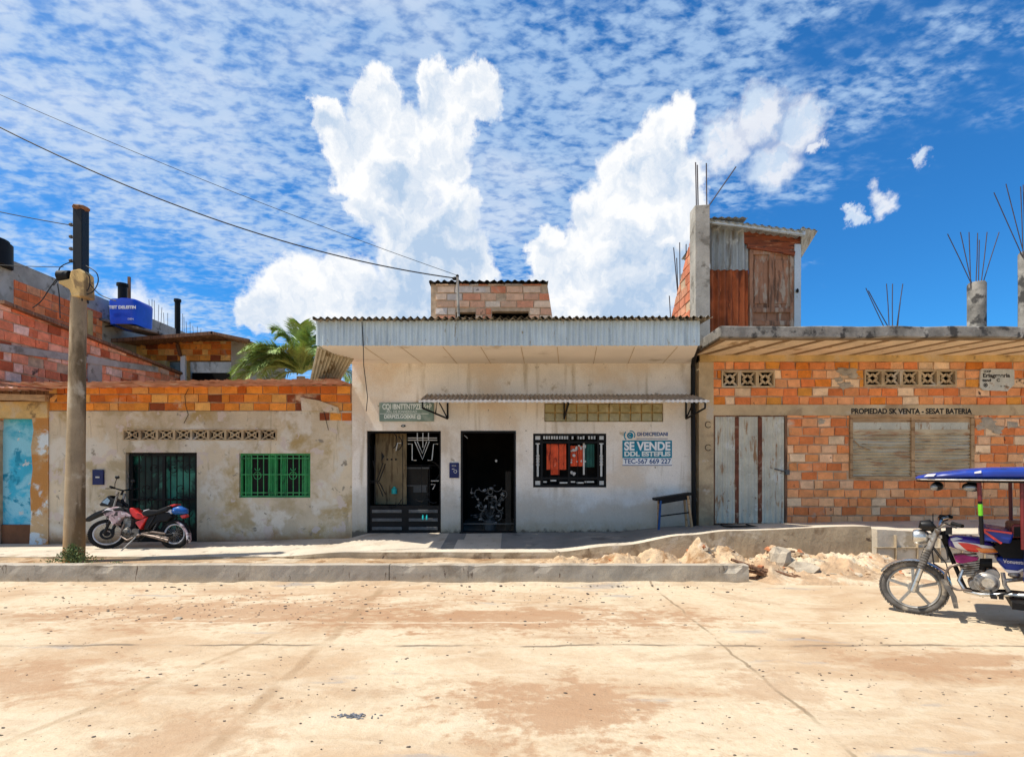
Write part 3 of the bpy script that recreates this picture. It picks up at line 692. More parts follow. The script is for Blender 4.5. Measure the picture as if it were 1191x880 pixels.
# house shell behind
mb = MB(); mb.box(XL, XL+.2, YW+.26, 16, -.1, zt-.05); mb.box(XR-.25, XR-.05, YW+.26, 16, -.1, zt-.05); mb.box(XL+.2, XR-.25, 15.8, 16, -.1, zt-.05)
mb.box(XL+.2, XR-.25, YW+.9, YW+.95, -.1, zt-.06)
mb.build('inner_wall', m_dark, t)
# hanging wires on the facade
def hang(pts, r, label, Y=YW-.03):
    mb = MB(); q = [P(a, b, Y) for a, b in pts]; mb.tube(q, r, 6); o = mb.build('hanging_cable', m_cable, loc=q[0]); tag(o, label, 'cable'); return o
hang([(219, 452), (215, 460), (216, 472), (219, 482), (214, 492)], .006, 'loose wire dangling over the brick course above the grille door')
hang([(374, 468), (377, 480), (380, 492), (382, 500)], .006, 'short wire sticking from the plaster above the green window corner')
hang([(421, 374), (422.5, 400), (423, 425), (425, 440), (427.5, 462), (426, 478)], .007, 'thin cable hanging down from the white eave near the green plaque', 9.24)
# meter plate
mb = MB(); p = (fx(109), fx(121.5), fz(563.5), fz(546))
tm = thing('meter_box', 'small dark blue meter box on the beige wall left of the grille door', 'meter box', ((p[0]+p[1])/2, YW-.03, p[2]))
mb.box(p[0], p[1], YW-.04, YW+.01, p[2], p[3]); mb.build('cover', m_blueplq, tm, bevel=.006)
mb = MB(); mb.box(p[0]+.07, p[1]-.07, YW-.047, YW-.039, p[2]+.14, p[2]+.17); mb.build('badge', m_pale, tm)
# tilted corrugated sheet between the houses
mb = MB(); a, b, c_, d_ = P(370, 404, 9.6), P(411, 416, 10.4), P(394, 443, 10.6), P(362, 441, 9.9)
nu = 90
rows = []
Nn = (b-a).cross(d_-a).normalized()
for j in range(3):
    rows.append([mb.bm.verts.new(a.lerp(b, i/nu).lerp(d_.lerp(c_, i/nu), j/2)+Nn*.04*math.sin(2*math.pi*i/nu*10)) for i in range(nu+1)])
for A, B in zip(rows, rows[1:]):
    for i in range(nu): mb.face([A[i], A[i+1], B[i+1], B[i]])
mb.tube([a, b], .02, 6); mb.tube([b, c_], .022, 6); mb.tube([a, d_], .022, 6)
m_oldsheet = wmat('old_tan_sheet', (.46, .40, .28), .25, 3, .6, .2, stains=[((.20, .14, .07), 4, .5, .66)])
tag(mb.build('roof_sheet', m_oldsheet, loc=a), 'tilted old corrugated sheet at the corner between the beige and white houses', 'metal sheet')

# ------------------------------------------------------------------ LEFT background: brick walls running back
def sidewall(X, pts_top, zbot, n=40): pass
t = thing('brick_building', 'red brick building with a sloping side wall behind the low beige roof', 'building', (-10.9, 14, 0))
X0 = -10.6; ya, yb_ = 10.98, 17.6
mb = MB(); mb.mi = 1; mb.box(X0-.2, X0-.02, ya, yb_, 0, 5.3); mb.mi = 0
mb.bricks((X0, ya, 2.4), (0, 1, 0), (0, 0, 1), yb_-ya, 2.9, .34, .19, .02, .04, PALR, proud=.010, j=.008, damage=.03)
top0, top1 = V((X0, 11.0, fz(352, 11.0))), V((X0, 17.3, fz(438, 17.3)))
no = (top1-top0).normalized().cross(V((1, 0, 0))); no = no if no.z > 0 else -no
mb.clip(top0, no)
# brick normals must face +x : U x V for (0,1,0)x(0,0,1) = +x
mb.build('brick_wall', [m_brick_old, m_mortar], t)
mb = MB(); mb.bar(top0+V((0, 0, .02)), top1+V((0, 0, .02)), .26, .07); mb.build('coping', m_wood, t)
mb = MB(); a = V((X0+.015, 11.0, fz(404, 11))); b = V((X0+.015, 15.9, fz(430, 15.9))); mb.bar(a, b, .06, .16); 
mb.box(X0-.03, X0+.03, 13.3, 13.75, 2.4, 4.45)
mb.build('concrete_band', m_conc, t)
mb = MB(); mb.box(X0-5, X0-.2, ya+.1, yb_, 0, 4.4); mb.build('shell', m_mortar, t)
t = thing('tall_grey_building', 'taller grey and red walled building rising behind the sloping brick wall', 'building', (-12.4, 16, 0))
X1 = -12.0; Z0 = fz(302, 12.5)
mb = MB(); mb.box(X1-5, X1, 12.0, 24.5, 0, Z0+.1); mb.build('wall', m_conc, t)
def onw(px): return X1/((px-CX)/S)
mb = MB(); yA, yB = onw(16), onw(118)
mb.mi = 0; mb.bricks((X1+.02, yA, 3.6), (0, 1, 0), (0, 0, 1), yB-yA, Z0-.35-3.6, .34, .2, .014, .03, [(.80, .20, .07), (.82, .25, .09), (.76, .17, .05), (.82, .33, .15)], proud=.003)
mb.build('red_brickwork', m_brick_old, t)
mb = MB(); mb.box(X1-.1, X1+.05, onw(100), onw(106), Z0-1.5, Z0-.4); mb.build('ochre_patch', m_yplast, t)
mb = MB()
for px, L in ((180, .75), (182, .8), (185, .8), (189, .7), (192, .65), (196, .5), (200, .55), (214, .6), (217, .8), (219, .7), (222, .55), (226, .6), (230, .5), (234, .55), (237, .5)):
    y = onw(px); mb.tube([(X1-.15, y, Z0), (X1-.15+R.uniform(-.05, .05), y, Z0+.1+L*.9)], .008, 5)
mb.build('rebars', m_rebar, t)
for (pa, pb, pt, pbm) in ((137, 148, 330, 352), (203, 210, 348, 376)):
    mb = MB(); y = onw((pa+pb)/2); w2 = (pb-pa)/S*y/2; X = X1-.2
    x = fx((pa+pb)/2, y); mb.cyl((x, y, fz(pbm+14, y)), (x, y, fz(pt, y)), w2*.85, 14); mb.cyl((x, y, fz(pt+3, y)), (x, y, fz(pt, y)), w2*1.1, 14)
    mb.build('vent_pipe', m_black, t, smooth=True)
mb = MB(); y = onw(150); mb.box(fx(149, y), fx(151.5, y), y-.03, y+.03, fz(360, y), fz(322, y)); mb.build('post', m_wood, t)
# blue water tank on its bracket shelf
ty = 16.0
sh = thing('tank_shelf', 'thin concrete shelf on a steel arm carrying the blue water tank', 'shelf', P(160, 385, ty))
mb = MB(); a, b = P(128, 377, ty), P(184, 388, ty); mb.bar((a.x, ty-.1, a.z), (b.x, ty+.3, b.z), 1.0, .06); mb.bar((fx(128, ty), ty, fz(378, ty)), (fx(137, ty)-.4, ty+.2, fz(388, ty)), .12, .1); mb.build('slab', m_dconc, sh)
mb = MB(); mb.tube([P(98, 381, 15.2), P(134, 379, ty)], .02, 6); mb.build('arm', m_black, sh)
tk = thing('water_tank', 'blue plastic water tank standing on the shelf beside the grey wall', 'water tank', P(153, 381, ty-.2))
mb = MB(); cx = fx(153, ty-.2); cz = fz(381, ty-.2); W = 32/S*ty; H = 26/S*ty
sts = []
for k_ in range(7):
    zz = k_/6; wv = W/2*(.93+.07*zz); sts.append((zz*H, wv))
ring_prev = None
for (zz, wv) in sts+[(H+.03, W/2*.96), (H+.06, W/2*.9)]:
    rg = [mb.bm.verts.new((cx+wv*math.copysign(abs(math.cos(a_))**.28, math.cos(a_)), ty-.2+.42*math.copysign(abs(math.sin(a_))**.28, math.sin(a_)), cz+zz)) for a_ in [2*math.pi*q/28 for q in range(28)]]
    if ring_prev: 
        for q in range(28): mb.face([ring_prev[q], ring_prev[(q+1) % 28], rg[(q+1) % 28], rg[q]])
    ring_prev = rg
mb.face(ring_prev)
mb.build('tank_body', m_tank, tk, smooth=True)
mb = MB(); mb.cyl((cx-.05, ty-.2, cz+H+.05), (cx-.05, ty-.2, cz+H+.13), .26, 20); mb.build('lid', m_tank, tk, smooth=True)
text('TEIT DELEITIN', .12, cx+.05, cz+H*.70, ty-.64, m_whitep, tk, width=.78, bold=.006)
text('DEN', .07, cx+.28, cz+H*.2, ty-.63, m_whitep, tk, width=.16)
mb = MB(); p = P(0, 303, 12.4); mb.cyl((p.x-.25, 12.4, p.z-.1), (p.x-.25, 12.4, p.z+.42), .42, 20); mb.cyl((p.x-.25, 12.4, p.z+.42), (p.x-.25, 12.4, p.z+.5), .36, 20)
tag(mb.build('water_tank', m_black, loc=(p.x-.25, 12.4, p.z-.1), smooth=True), 'black water tank peeping in at the left edge on the tall wall', 'water tank')
mb = MB(); mb.tube([P(-4, 350, 10.9), P(17, 348, 10.9)], .02, 6)
# rear open-fronted building
ry = 17.0
t = thing('rear_building', 'small brick building with dark open front under a thin roof before the palm', 'building', (fx(215, ry), ry, 0))
mb = MB(); mb.mi = 1; mb.wall(fx(150, ry), fx(272, ry), 0, fz(396, ry), ry+.05, [(fx(192, ry), fx(211, ry), 1, fz(419, ry)), (fx(216, ry), fx(270, ry), 1, fz(419, ry))], .2); mb.mi = 0
mb.bricks((fx(150, ry), ry+.03, fz(419, ry)), (1, 0, 0), (0, 0, 1), fx(270, ry)-fx(150, ry), fz(397, ry)-fz(419, ry), .34, .17, .012, .03, PALO)
mb.build('wall', [m_brick_old, m_yplast], t)
mb = MB(); mb.box(fx(211, ry), fx(216, ry), ry-.05, ry+.04, 1, fz(414, ry)); mb.build('post', m_whitep, t)
mb = MB(); mb.bar(P(210, 414, ry-.1), P(206, 400, ry-.1), .08, .08); mb.build('brace', m_wood, t)
mb = MB(); mb.box(fx(270, ry), fx(272, ry)+.35, ry-.06, ry+3, 0, fz(395, ry)); mb.build('side_pier', m_conc, t)
mb = MB()
A, B = P(120, 397, ry-1), P(248, 387.5, ry-1); mb.corr(A, B-A, (0, 3.5, .3), 16, .03)
A2, B2 = P(246, 387, ry-1), P(290, 396, ry-1); mb.corr(A2, B2-A2, (0, 3.5, .1), 6, .03); mb.bar(A, B, .1, .1); mb.bar(A2, B2, .1, .08)
mb.build('roof', m_wood, t)
mb = MB(); mb.box(fx(150, ry), fx(272, ry), ry+3, ry+3.1, 0, 5.2); mb.build('rear_wall', m_dark, t)

# ------------------------------------------------------------------ palm
py_ = 15.5
t = thing('palm_tree', 'green coconut palm with arching fronds rising behind the beige house', 'palm tree', (fx(352, py_), py_, 0))
hub = P(350, 434, py_)
mb = MB(); mb.tube([(hub.x+.15, py_, 0), (hub.x+.08, py_, 2.2), (hub.x, py_, hub.z-.1)], [.17, .13, .12], 12); mb.build('trunk', m_bplast, t, smooth=True)
mb = MB()
fr = [(-75, 1.55, 2.4, 0), (-50, 2.2, 2.3, .2), (-25, 2.6, 2.0, -.3), (-8, 2.3, 1.6, .6), (12, 2.5, 1.4, -.2), (35, 2.2, 2.0, .3), (60, 1.9, 2.2, 0), (-64, 1.0, 2.3, -.7), (-40, 1.5, 2.5, -.8), (5, 2.4, 1.2, -.8), (25, 1.8, 2.0, -.9), (-84, .6, 2.0, .3), (-70, 1.9, 2.0, .9), (70, 1.2, 2.2, -.4), (-33, 1.9, 2.4, -1.0), (48, 1.5, 2.2, .9), (-58, 1.3, 2.5, -.35), (-15, 2.0, 2.2, .9), (-66, 1.9, 2.3, -.2), (-45, 2.0, 2.1, -.5), (-30, 1.2, 2.2, -1.1), (-20, 2.3, 1.8, -.5), (-78, 1.2, 2.3, -.5), (18, 2.2, 1.7, -.6), (-54, 1.7, 1.9, -1.0), (-12, 1.6, 2.0, -1.2)]
for (ang, up, L, dy) in fr:
    th = math.radians(ang); L *= .98; up *= .86; side = math.sin(th)
    pts = []
    for i in range(25):
        s_ = i/24; r = L*s_
        x = side*r*.95+.02; z = up*s_*1.25-1.15*(s_**2.1)*(1+abs(side)*.9); y = dy*r*.6+(1-abs(side))*r*.2
        pts.append(hub+V((x, y, z)))
    mb.tube(pts, [.03*(1-i/26)+.004 for i in range(25)], 5)
    for i in range(2, 25):
        for q in range(6):
            if R.random() < .08: continue
            p = pts[i-1].lerp(pts[i], q/6); d = (pts[i]-pts[i-1]).normalized(); s_ = (i-1+q/6)/24
            ll = .62*math.sin(math.pi*min(1, s_*.85+.12))**.7*R.uniform(.75, 1.1)
            sdv = d.cross(V((0, 0, 1))).normalized()
            for sg in (-1, 1):
                tip = p+(sdv*sg*.75+d*.65+V((0, 0, R.uniform(-.15, .35)))).normalized()*ll+V((0, 0, -.16*ll))
                mid = p.lerp(tip, .5)+V((0, 0, .07*ll)); w = d.normalized()*.011
                a_ = mb.bm.verts.new(p-w); b_ = mb.bm.verts.new(p+w); c1 = mb.bm.verts.new(mid+w*1.2); c2 = mb.bm.verts.new(mid-w*1.2); e_ = mb.bm.verts.new(tip)
                mb.face([a_, b_, c1, c2]); mb.face([c2, c1, e_])
mb.build('crown', m_leaf, t, norm=False)

# ------------------------------------------------------------------ MIDDLE: white house
XA, XB2 = fx(410), fx(805)
t = thing('white_house', 'white plastered shop house with pale corrugated fascia and a thin awning', 'house', ((XA+XB2)/2, YW, .28))
D1 = (fx(427), fx(513), .05, fz(501)); D2 = (fx(536), fx(600), .05, fz(501)); WN = (fx(620), fx(705), fz(566.5), fz(504)); GB = (fx(633), fx(771), fz(490.5), fz(469))
yf = YW-.03
mb = MB(); mb.wall(XA, XB2, -.15, fz(423)+.0, yf, (D1, D2, WN, GB), .22)
mb.build('wall', m_white, t)
zs_ = fz(423); YF = 9.28
# soffit
mb = MB(); q = [(-3.37, YF, zs_), (3.24, YF, zs_), (fx(805), yf+.1, zs_), (XA, yf+.1, zs_)]
mb.prism(q, (0, 0, .05)); mb.build('soffit', m_soffit, t)
mb = MB()
for (a, b) in ((424, 452), (466, 492), (515, 532), (559, 571), (606, 610), (648, 650), (694, 690), (738, 730), (788, 770)):
    p = V((fx(a, YF+.1), YF+.1, zs_-.004)); q2 = V((fx(b), yf, zs_-.004)); mb.bar(p, q2, .009, .005)
mb.build('soffit_joint', m_bplast, t)
# corrugated fascia
mb = MB(); mb.corr((-3.40, YF-.03, zs_-.01), (6.66, 0, .0), (0, 0, fz(374, YF)-zs_+.02), 62, .012, per=8, trap=True, rag=.006)
mb.build('fascia', m_fascia, t)
mb = MB(); mb.corr((-3.42, YF-.16, fz(372.5, YF)), (6.86, 0, .02), (0, 7, .5), 58, .022, per=8, rag=.02)
mb.corr((-3.42, YF-.15, fz(374, YF)), (6.80, 0, .02), (0, .4, .03), 58, .022, per=8, rag=.02)
mb.build('roof', m_roofedge, t)
# drain pipe and dark gap at right
mb = MB(); mb.tube([P(811, 395, 9.6), P(806, 425, 10.7), P(806, 470, 10.78), P(807, 612, 10.78)], .045, 10); mb.build('drain_pipe', m_black, t, smooth=True)
# awning
ya_ = 10.0; za = fz(466, ya_); zb_ = fz(459)
mb = MB(); mb.corr((fx(487, ya_), ya_, za), (fx(825, ya_)-fx(487, ya_), 0, 0), (0, YW-.03-ya_, zb_-za), 62, .017, per=8)
for i in range(124):
    a_ = lerp(fx(487, ya_), fx(825, ya_), i/124); b_ = lerp(fx(487, ya_), fx(825, ya_), (i+1)/124)
    mb.mi = 1; mb.box(a_, b_-.002, ya_-.012, ya_-.004, za-.035+(.014 if i % 2 else 0), za+.022-(.012 if i % 2 else 0))
aw = mb.build('awning', [m_awtop, m_whitesheet], t, smooth=False)
for px_, pw in ((497, 523), (655, 655), (800, 800)):
    mb = MB(); X = fx(523) if px_ == 497 else (fx(656) if px_ == 655 else fx(797)); s_ = .018
    zt_ = zb_-.06; zl = fz(487)
    if px_ == 655:
        mb.bar((X, yf-.01, zt_), (X, yf-.01, zl), .03, .03); mb.bar((X, yf-.02, zt_), (X, ya_+.05, za-.03), .03, .03); mb.bar((X, yf-.02, zl), (X, ya_+.06, za-.04), .03, .03)
    else:
        sg = -1 if px_ == 497 else 1
        xe = fx(491, ya_) if sg < 0 else fx(821, ya_)
        xw = fx(521) if sg < 0 else fx(797)
        mb.tube([(xw, yf-.02, zt_), (xw, yf-.02, zl)], s_, 6)
        mb.tube([(xw, yf-.02, zl), (xe, ya_+.04, za-.13), (xe, ya_+.04, za-.02)], s_, 6)
        m1 = V((lerp(xe, xw, .6), lerp(ya_, yf, .5), lerp(za, zb_, .5)-.03)); mb.tube([V((xe, ya_+.04, za-.13)).lerp(V((xw, yf-.02, zl)), .5), m1, (xw, yf-.02, zl)], s_*.8, 6)
        mb.tube([(xe, ya_+.04, za-.02), (xw, yf-.02, zt_)], s_, 6)
    mb.build('bracket', m_black, aw)
# glass blocks
mb = MB(); mb.box(GB[0], GB[1], yf+.06, yf+.1, GB[2], GB[3]); g = mb.build('glass_block_window', m_yplast, t)
mb = MB(); nb = 11; bw = (GB[1]-GB[0])/nb; bh = (GB[3]-GB[2])/2
for i in range(nb):
    for j in range(2): mb.box(GB[0]+i*bw+.012, GB[0]+(i+1)*bw-.012, yf+.015+R.uniform(0, .004), yf+.059, GB[2]+j*bh+.012, GB[2]+(j+1)*bh-.012)
mb.build('glass_blocks', m_glassb, g, bevel=.012)
# rooms behind
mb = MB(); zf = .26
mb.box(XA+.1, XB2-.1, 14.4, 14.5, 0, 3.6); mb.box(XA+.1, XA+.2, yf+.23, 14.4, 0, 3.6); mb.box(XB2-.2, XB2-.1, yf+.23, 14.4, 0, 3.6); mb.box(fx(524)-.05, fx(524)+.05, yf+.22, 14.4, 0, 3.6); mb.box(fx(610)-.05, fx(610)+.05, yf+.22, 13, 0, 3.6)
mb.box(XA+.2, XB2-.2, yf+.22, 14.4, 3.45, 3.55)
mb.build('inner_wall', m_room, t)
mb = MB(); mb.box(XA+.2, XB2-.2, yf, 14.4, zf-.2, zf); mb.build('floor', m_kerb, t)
# ornamental shop door
x0, x1_, z0, z1 = D1[0], D1[1], interp(wall_t, fx(470)), D1[3]; yd = yf+.05
d = MB(); fr_ = .035
d.box(x0, x0+fr_, yd, yd+.05, z0, z1); d.box(x1_-fr_, x1_, yd, yd+.05, z0, z1); d.box(x0+fr_, x1_-fr_, yd+.001, yd+.05, z1-fr_, z1); d.box(x0+fr_, x1_-fr_, yd+.001, yd+.05, z0, z0+.04)
zl = fz(589); d.box(x0+fr_, x1_-fr_, yd+.03, yd+.05, z0+.04, zl+.02)
dr = d.build('door', m_black, t)
mb = MB()
for (a, b) in ((x0+.09, fx(467)), (fx(475), x1_-.07)):
    for j in range(3):
        zc = fz(594+j*10); mb.box(a, b, yd+.005, yd+.03, zc-.04, zc+.025)
mb.build('slats', m_slat, dr, bevel=.008)
mb = MB()
def st(*pts, Y=yd+.02, r=.010):
    q = [V((fx(a), Y, fz(b))) for a, b in pts]
    mb.tube(q, r, 6)
st((474, 509), (508, 509)); st((474, 511.5), (508, 511.5)); st((474, 516), (479, 516), (479, 535), (484, 535)); st((482, 513), (491, 534), (499, 513)); st((485, 513), (491, 527), (496, 513)); st((509, 516), (504, 516), (502, 535), (497, 535))
st((466, 515), (462, 515), (460, 524)); st((491.5, 503), (491.5, 520)); st((485, 503), (485, 512)); st((498, 503), (498, 512))
st((501, 559), (510, 559)); st((501, 563), (506, 563), (503, 569))
mb.build('light_trim', m_ornament, dr)
mb = MB()
st((435.5, 517), (435.5, 586), r=.012); st((445, 538), (438, 558)); st((448, 539), (440, 560)); st((438, 560), (445, 577)); st((441, 561), (448, 575)); st((430, 559), (441, 559)); st((430, 561), (441, 561)); st((433, 535), (435.5, 545))
mb.ring((443, 0, 0), (0, 1, 0), .01, .001, 4, 3) if False else None
q = [V((fx(443), yd+.02, fz(525))), V((fx(446.5), yd+.02, fz(530.5))), V((fx(443), yd+.02, fz(536)))]; mb.prism(q, (0, .01, 0))
for a in (449, 454, 459): mb.box(fx(a), fx(a+2), yd+.01, yd+.03, fz(535), fz(533))
for (a, b_, rr, q0, q1) in ((450, 512, .20, -.9, .9), (440, 512, .22, 2.4, 3.9), (458, 515, .16, -1, 1.1), (455, 578, .20, .2, 1.9), (448, 584, .16, .4, 2.6), (462, 584, .2, 1.2, 2.8), (500, 548, .2, -1.4, 1.0), (488, 575, .14, 0, 2.6), (504, 578, .12, 1, 4)):
    mb.ring((fx(a), yd+.02, fz(b_)), (0, 1, 0), rr, .010, 18, 5, q0, q1)
st((468, 505), (468, 588), r=.008); st((490, 540), (490, 588), r=.007); st((499, 540), (499, 588), r=.007); st((470, 541), (512, 541), r=.007)
mb.build('dark_trim', m_black, dr)
mb = MB(); mb.box(x0+.04, fx(467), yd+.5, yd+.53, fz(588), z1-.02); mb.build('tan_screen', m_tancurtain, dr)
# goods inside
cab = thing('display_cabinet', 'dark cabinet standing inside behind the ornamental shop door', 'cabinet', (fx(471), yf+.9, zf))
mb = MB(); mb.box(fx(452), fx(492), yf+.7, yf+1.2, zf, fz(545)); mb.build('cabinet_body', m_room, cab); mb = MB(); mb.box(fx(449), fx(494), yf+.66, yf+1.24, fz(545), fz(543)); mb.box(fx(453), fx(491), yf+.67, yf+.70, fz(565)-.0, fz(566.5)); mb.build('cabinet_top', m_slat, cab)
mb = MB(); mb.box(fx(474), fx(490), yf+.68, yf+.7, fz(574), fz(566)); mb.build('drawer_front', m_slat, cab)
def bottle(px, py, label, w=.05, h=.16, y=yf+.5):
    p = P(px, py, y); mb = MB(); mb.tube([p, p+V((0, 0, h*.7)), p+V((0, 0, h*.82)), p+V((0, 0, h))], [w, w, w*.5, w*.45], 12)
    tag(mb.build('bottle', m_cyan, loc=p, smooth=True), label, 'bottle')
bottle(458.5, 574, 'large teal container beside the cabinet inside the shop door', .06, .15)
mb_ = None
bottle(492, 604, 'left small teal bottle low behind the shop door slats', .02, .10, yd-.03)
bottle(496.5, 604, 'right small teal bottle low behind the shop door slats', .02, .10, yd-.03)
# open dark doorway with frame
x0, x1_, z0, z1 = D2[0], D2[1], interp(wall_t, fx(560)), D2[3]
d = MB(); d.box(x0, x0+.04, yf-.01, yf+.12, z0, z1); d.box(x1_-.04, x1_, yf-.01, yf+.12, z0, z1); d.box(x0+.04, x1_-.04, yf-.009, yf+.12, z1-.04, z1); d.box(x0-.02, x1_+.02, yf-.04, yf+.2, z0-.06, z0+.02)
d.build('door_frame', m_black, t)
mb = MB(); mb.box(x1_-.22, x1_-.10, yf+.5, yf+.56, z0, fz(548)); mb.build('door_post', m_room, t)
mb = MB()
for (a, b_, rr, q0, q1) in ((562, 566, .10, .3, 3.0), (578, 566, .10, .2, 2.9), (556, 574, .08, 2, 5), (585, 575, .08, 4.5, 7.4), (570, 584, .13, 3.3, 6.2), (560, 590, .07, 0, 3.3), (581, 590, .07, 0, 3.3), (565, 600, .11, 2, 4.4), (577, 600, .11, -1.2, 1.2), (551, 570, .06, 1, 4), (570, 572, .05, 0, 6)):
    mb.ring((fx(a), yf+.16, fz(b_)), (0, 1, 0), rr, .009, 18, 5, q0, q1)
mb.box(x0+.04, x1_-.04, yf+.15, yf+.17, fz(610), fz(609))
mb.build('iron_scrolls', m_iron, t)
m_petal = wmat('dusty_petals', (.30, .29, .27), .3, 20, .8, .1)
fp = thing('potted_plant', 'potted plant with pale grey blooms standing inside the open dark doorway', 'plant', (fx(568), yf+.6, zf))
mb = MB(); mb.tube([(fx(568), yf+.6, zf), (fx(568), yf+.6, zf+.24)], [.11, .15], 16); mb.build('pot', m_slat, fp, smooth=True)
mb = MB(); mf = MB(); c0 = V((fx(568), yf+.6, zf+.2))
for i in range(26):
    px_, py2 = R.uniform(549, 588), R.uniform(566, 606); e = P(px_, py2, yf+.45+R.uniform(0, .3))
    mb.tube([c0, c0.lerp(e, .5)+V((0, 0, .1)), e], .005, 4)
    for _ in range(3): q = e+V((R.uniform(-.05, .05), 0, R.uniform(-.05, .05))); mb.ball(q, (.03, .006, .015), 1)
for (a, b) in ((563, 570), (571, 568), (549, 573), (555, 580), (566, 579), (577, 578), (585, 575), (557, 587), (565, 589), (573, 590), (581, 587), (559, 604), (576, 608), (579, 600)):
    p = P(a, b, yf+.42)
    for _ in range(3): mf.ball(p+V((R.uniform(-.02, .02), R.uniform(-.02, .02), R.uniform(-.02, .02))), (.026, .02, .022), 1, .4)
mb.build('foliage', m_slat, fp); mf.build('flowers', m_petal, fp)
mb = MB(); mb.ball(P(577, 536, yf+.5), (.03, .01, .03), 1, .6); mb.tube([P(540, 506, yf+.1), P(544, 509.5, yf+.1)], .008, 5); mb.build('door_fitting', m_pale, t)
# window with curtains
x0, x1_, z0, z1 = WN; yv = yf+.03; w = x1_-x0
f = MB()
f.box(x0, x0+.045, yv, yv+.05, z0, z1); f.box(x1_-.045, x1_, yv, yv+.05, z0, z1); f.box(x0+.045, x1_-.045, yv+.001, yv+.05, z0, z0+.05); f.box(x0+.045, x1_-.045, yv+.001, yv+.05, z1-.05, z1)
f.box(x0+.045, x1_-.045, yv+.003, yv+.04, fz(514)-.02, fz(514)+.02); f.box(x0+.045, x1_-.045, yv+.003, yv+.04, fz(556)-.02, fz(556)+.02)
f.box(fx(630)-.02, fx(630)+.02, yv+.004, yv+.04, z0, z1); f.box(fx(696)-.02, fx(696)+.02, yv+.004, yv+.04, z0, z1); f.box(fx(662)-.02, fx(662)+.02, yv+.005, yv+.04, z0, z1)
for i, a in enumerate((640, 650, 672, 682)): f.box(fx(a)-.005, fx(a)+.005, yv+.01, yv+.02, z0, z1)
wn = f.build('window', m_black, t)
mb = MB()
for a in (625.5, 699.5):
    for b_ in (508.5, 561.5): mb.box(fx(a)-.05, fx(a)+.05, yv+.012, yv+.02, fz(b_)-.045, fz(b_)+.045)
    mb.box(fx(a)-.02, fx(a)+.02, yv+.012, yv+.02, fz(554), fz(516)); mb.box(fx(a)-.045, fx(a)+.045, yv+.008, yv+.014, fz(516.5), fz(515))
    for q in range(4): mb.ring((fx(a), yv+.01, fz(530+q*3.4)), (0, 1, 0), .03, .006, 12, 5)
for i in range(10):
    a = 632+i*3; mb.box(fx(a), fx(a+2), yv+.012, yv+.02, fz(510.5)-.0, fz(506)-R.uniform(0, .02))
for i in range(9):
    a = 665+i*3.2
    if i in (1, 5): continue
    mb.box(fx(a), fx(a+2), yv+.012, yv+.02, fz(510.5), fz(506)-R.uniform(0, .03))
for (a, b_, c2) in ((632, 636, 560), (640, 647, 558.5), (651, 660, 561), (664, 669, 560), (671, 679, 561), (680, 691, 560)): mb.box(fx(a), fx(b_), yv+.012, yv+.02, fz(c2)-.018, fz(c2)+.012)
mb.build('ornament', m_ornament, wn)
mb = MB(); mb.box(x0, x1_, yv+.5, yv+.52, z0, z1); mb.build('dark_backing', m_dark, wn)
mb = MB()
for (a, b, c1, c2) in ((636, 659, 516, 546), (641, 651, 544, 552), (664, 680, 518, 542)):
    mb.corr((fx(a), yv+.09, fz(c2)), (fx(b)-fx(a), 0, 0), (0, 0, fz(c1)-fz(c2)), 4, .012)
mb.build('red_curtain', m_red, wn, smooth=True)
mb = MB()
for _ in range(16): mb.ball((fx(R.uniform(664, 681)), yv+.07, fz(R.uniform(518, 552))), (R.uniform(.015, .04), .006, R.uniform(.01, .04)), 1, .7)
mb.box(fx(678.5), fx(680.5), yv+.06, yv+.07, fz(552), fz(515))
mb.build('pale_lace', m_pale, wn)
mb = MB(); mb.corr((fx(681), yv+.095, fz(543)), (fx(692)-fx(681), 0, 0), (0, 0, fz(516)-fz(543)), 3, .01); mb.build('green_curtain', m_greencloth, wn, smooth=True)
# green name board
s_ = thing('name_board', 'grey green name board on the white wall above the ornamental door', 'sign', (fx(473), yf-.02, fz(480)))
mb = MB(); mb.box(fx(442), fx(505), yf-.035, yf+.01, fz(490), fz(468.5)); mb.build('board', m_plaque, s_, bevel=.004)
text('CQI IBNTTNTPZEES+P', .15, fx(474), fz(473.5), yf-.037, m_palegrey, s_, width=1.0, bold=.0035)
text('ARL DE IONVERDAD', .07, fx(468), fz(479), yf-.037, m_palegrey, s_, width=.62)
text('DERPIZLGOIXRE @', .10, fx(469), fz(485), yf-.037, m_palegrey, s_, width=.75, bold=.003)
mb = MB(); mb.box(fx(443), fx(499), yf-.038, yf-.034, fz(481.6), fz(481)); mb.build('rule_line', m_palegrey, s_)
# small number plate
s_ = thing('house_number', 'tiny dark house number plate above the ornamental door', 'number plate', (fx(469.5), yf-.01, fz(495)))
mb = MB(); mb.ball((fx(469.5), yf-.01, fz(495.3)), (.05, .012, .025), 2); mb.build('plate', m_blackpaint, s_)
text('49', .04, fx(469.5), fz(495.3), yf-.024, m_palegrey, s_, width=.04)
# blue plaque
s_ = thing('door_plaque', 'blue enamel plaque on the white wall between the two doors', 'plaque', (fx(528.5), yf-.02, fz(546)))
mb = MB(); mb.box(fx(523), fx(534), yf-.03, yf+.01, fz(555.5), fz(538)); mb.build('plate', m_blueplq, s_, bevel=.004)
mb = MB(); mb.ring((fx(530), yf-.033, fz(548)), (0, 1, 0), .03, .006, 16, 5); mb.box(fx(526), fx(529), yf-.033, yf-.029, fz(545.5), fz(544.8)); mb.build('emblem', m_pale, s_)
text('IPOL', .04, fx(528.5), fz(541.5), yf-.032, m_pale, s_, width=.09)
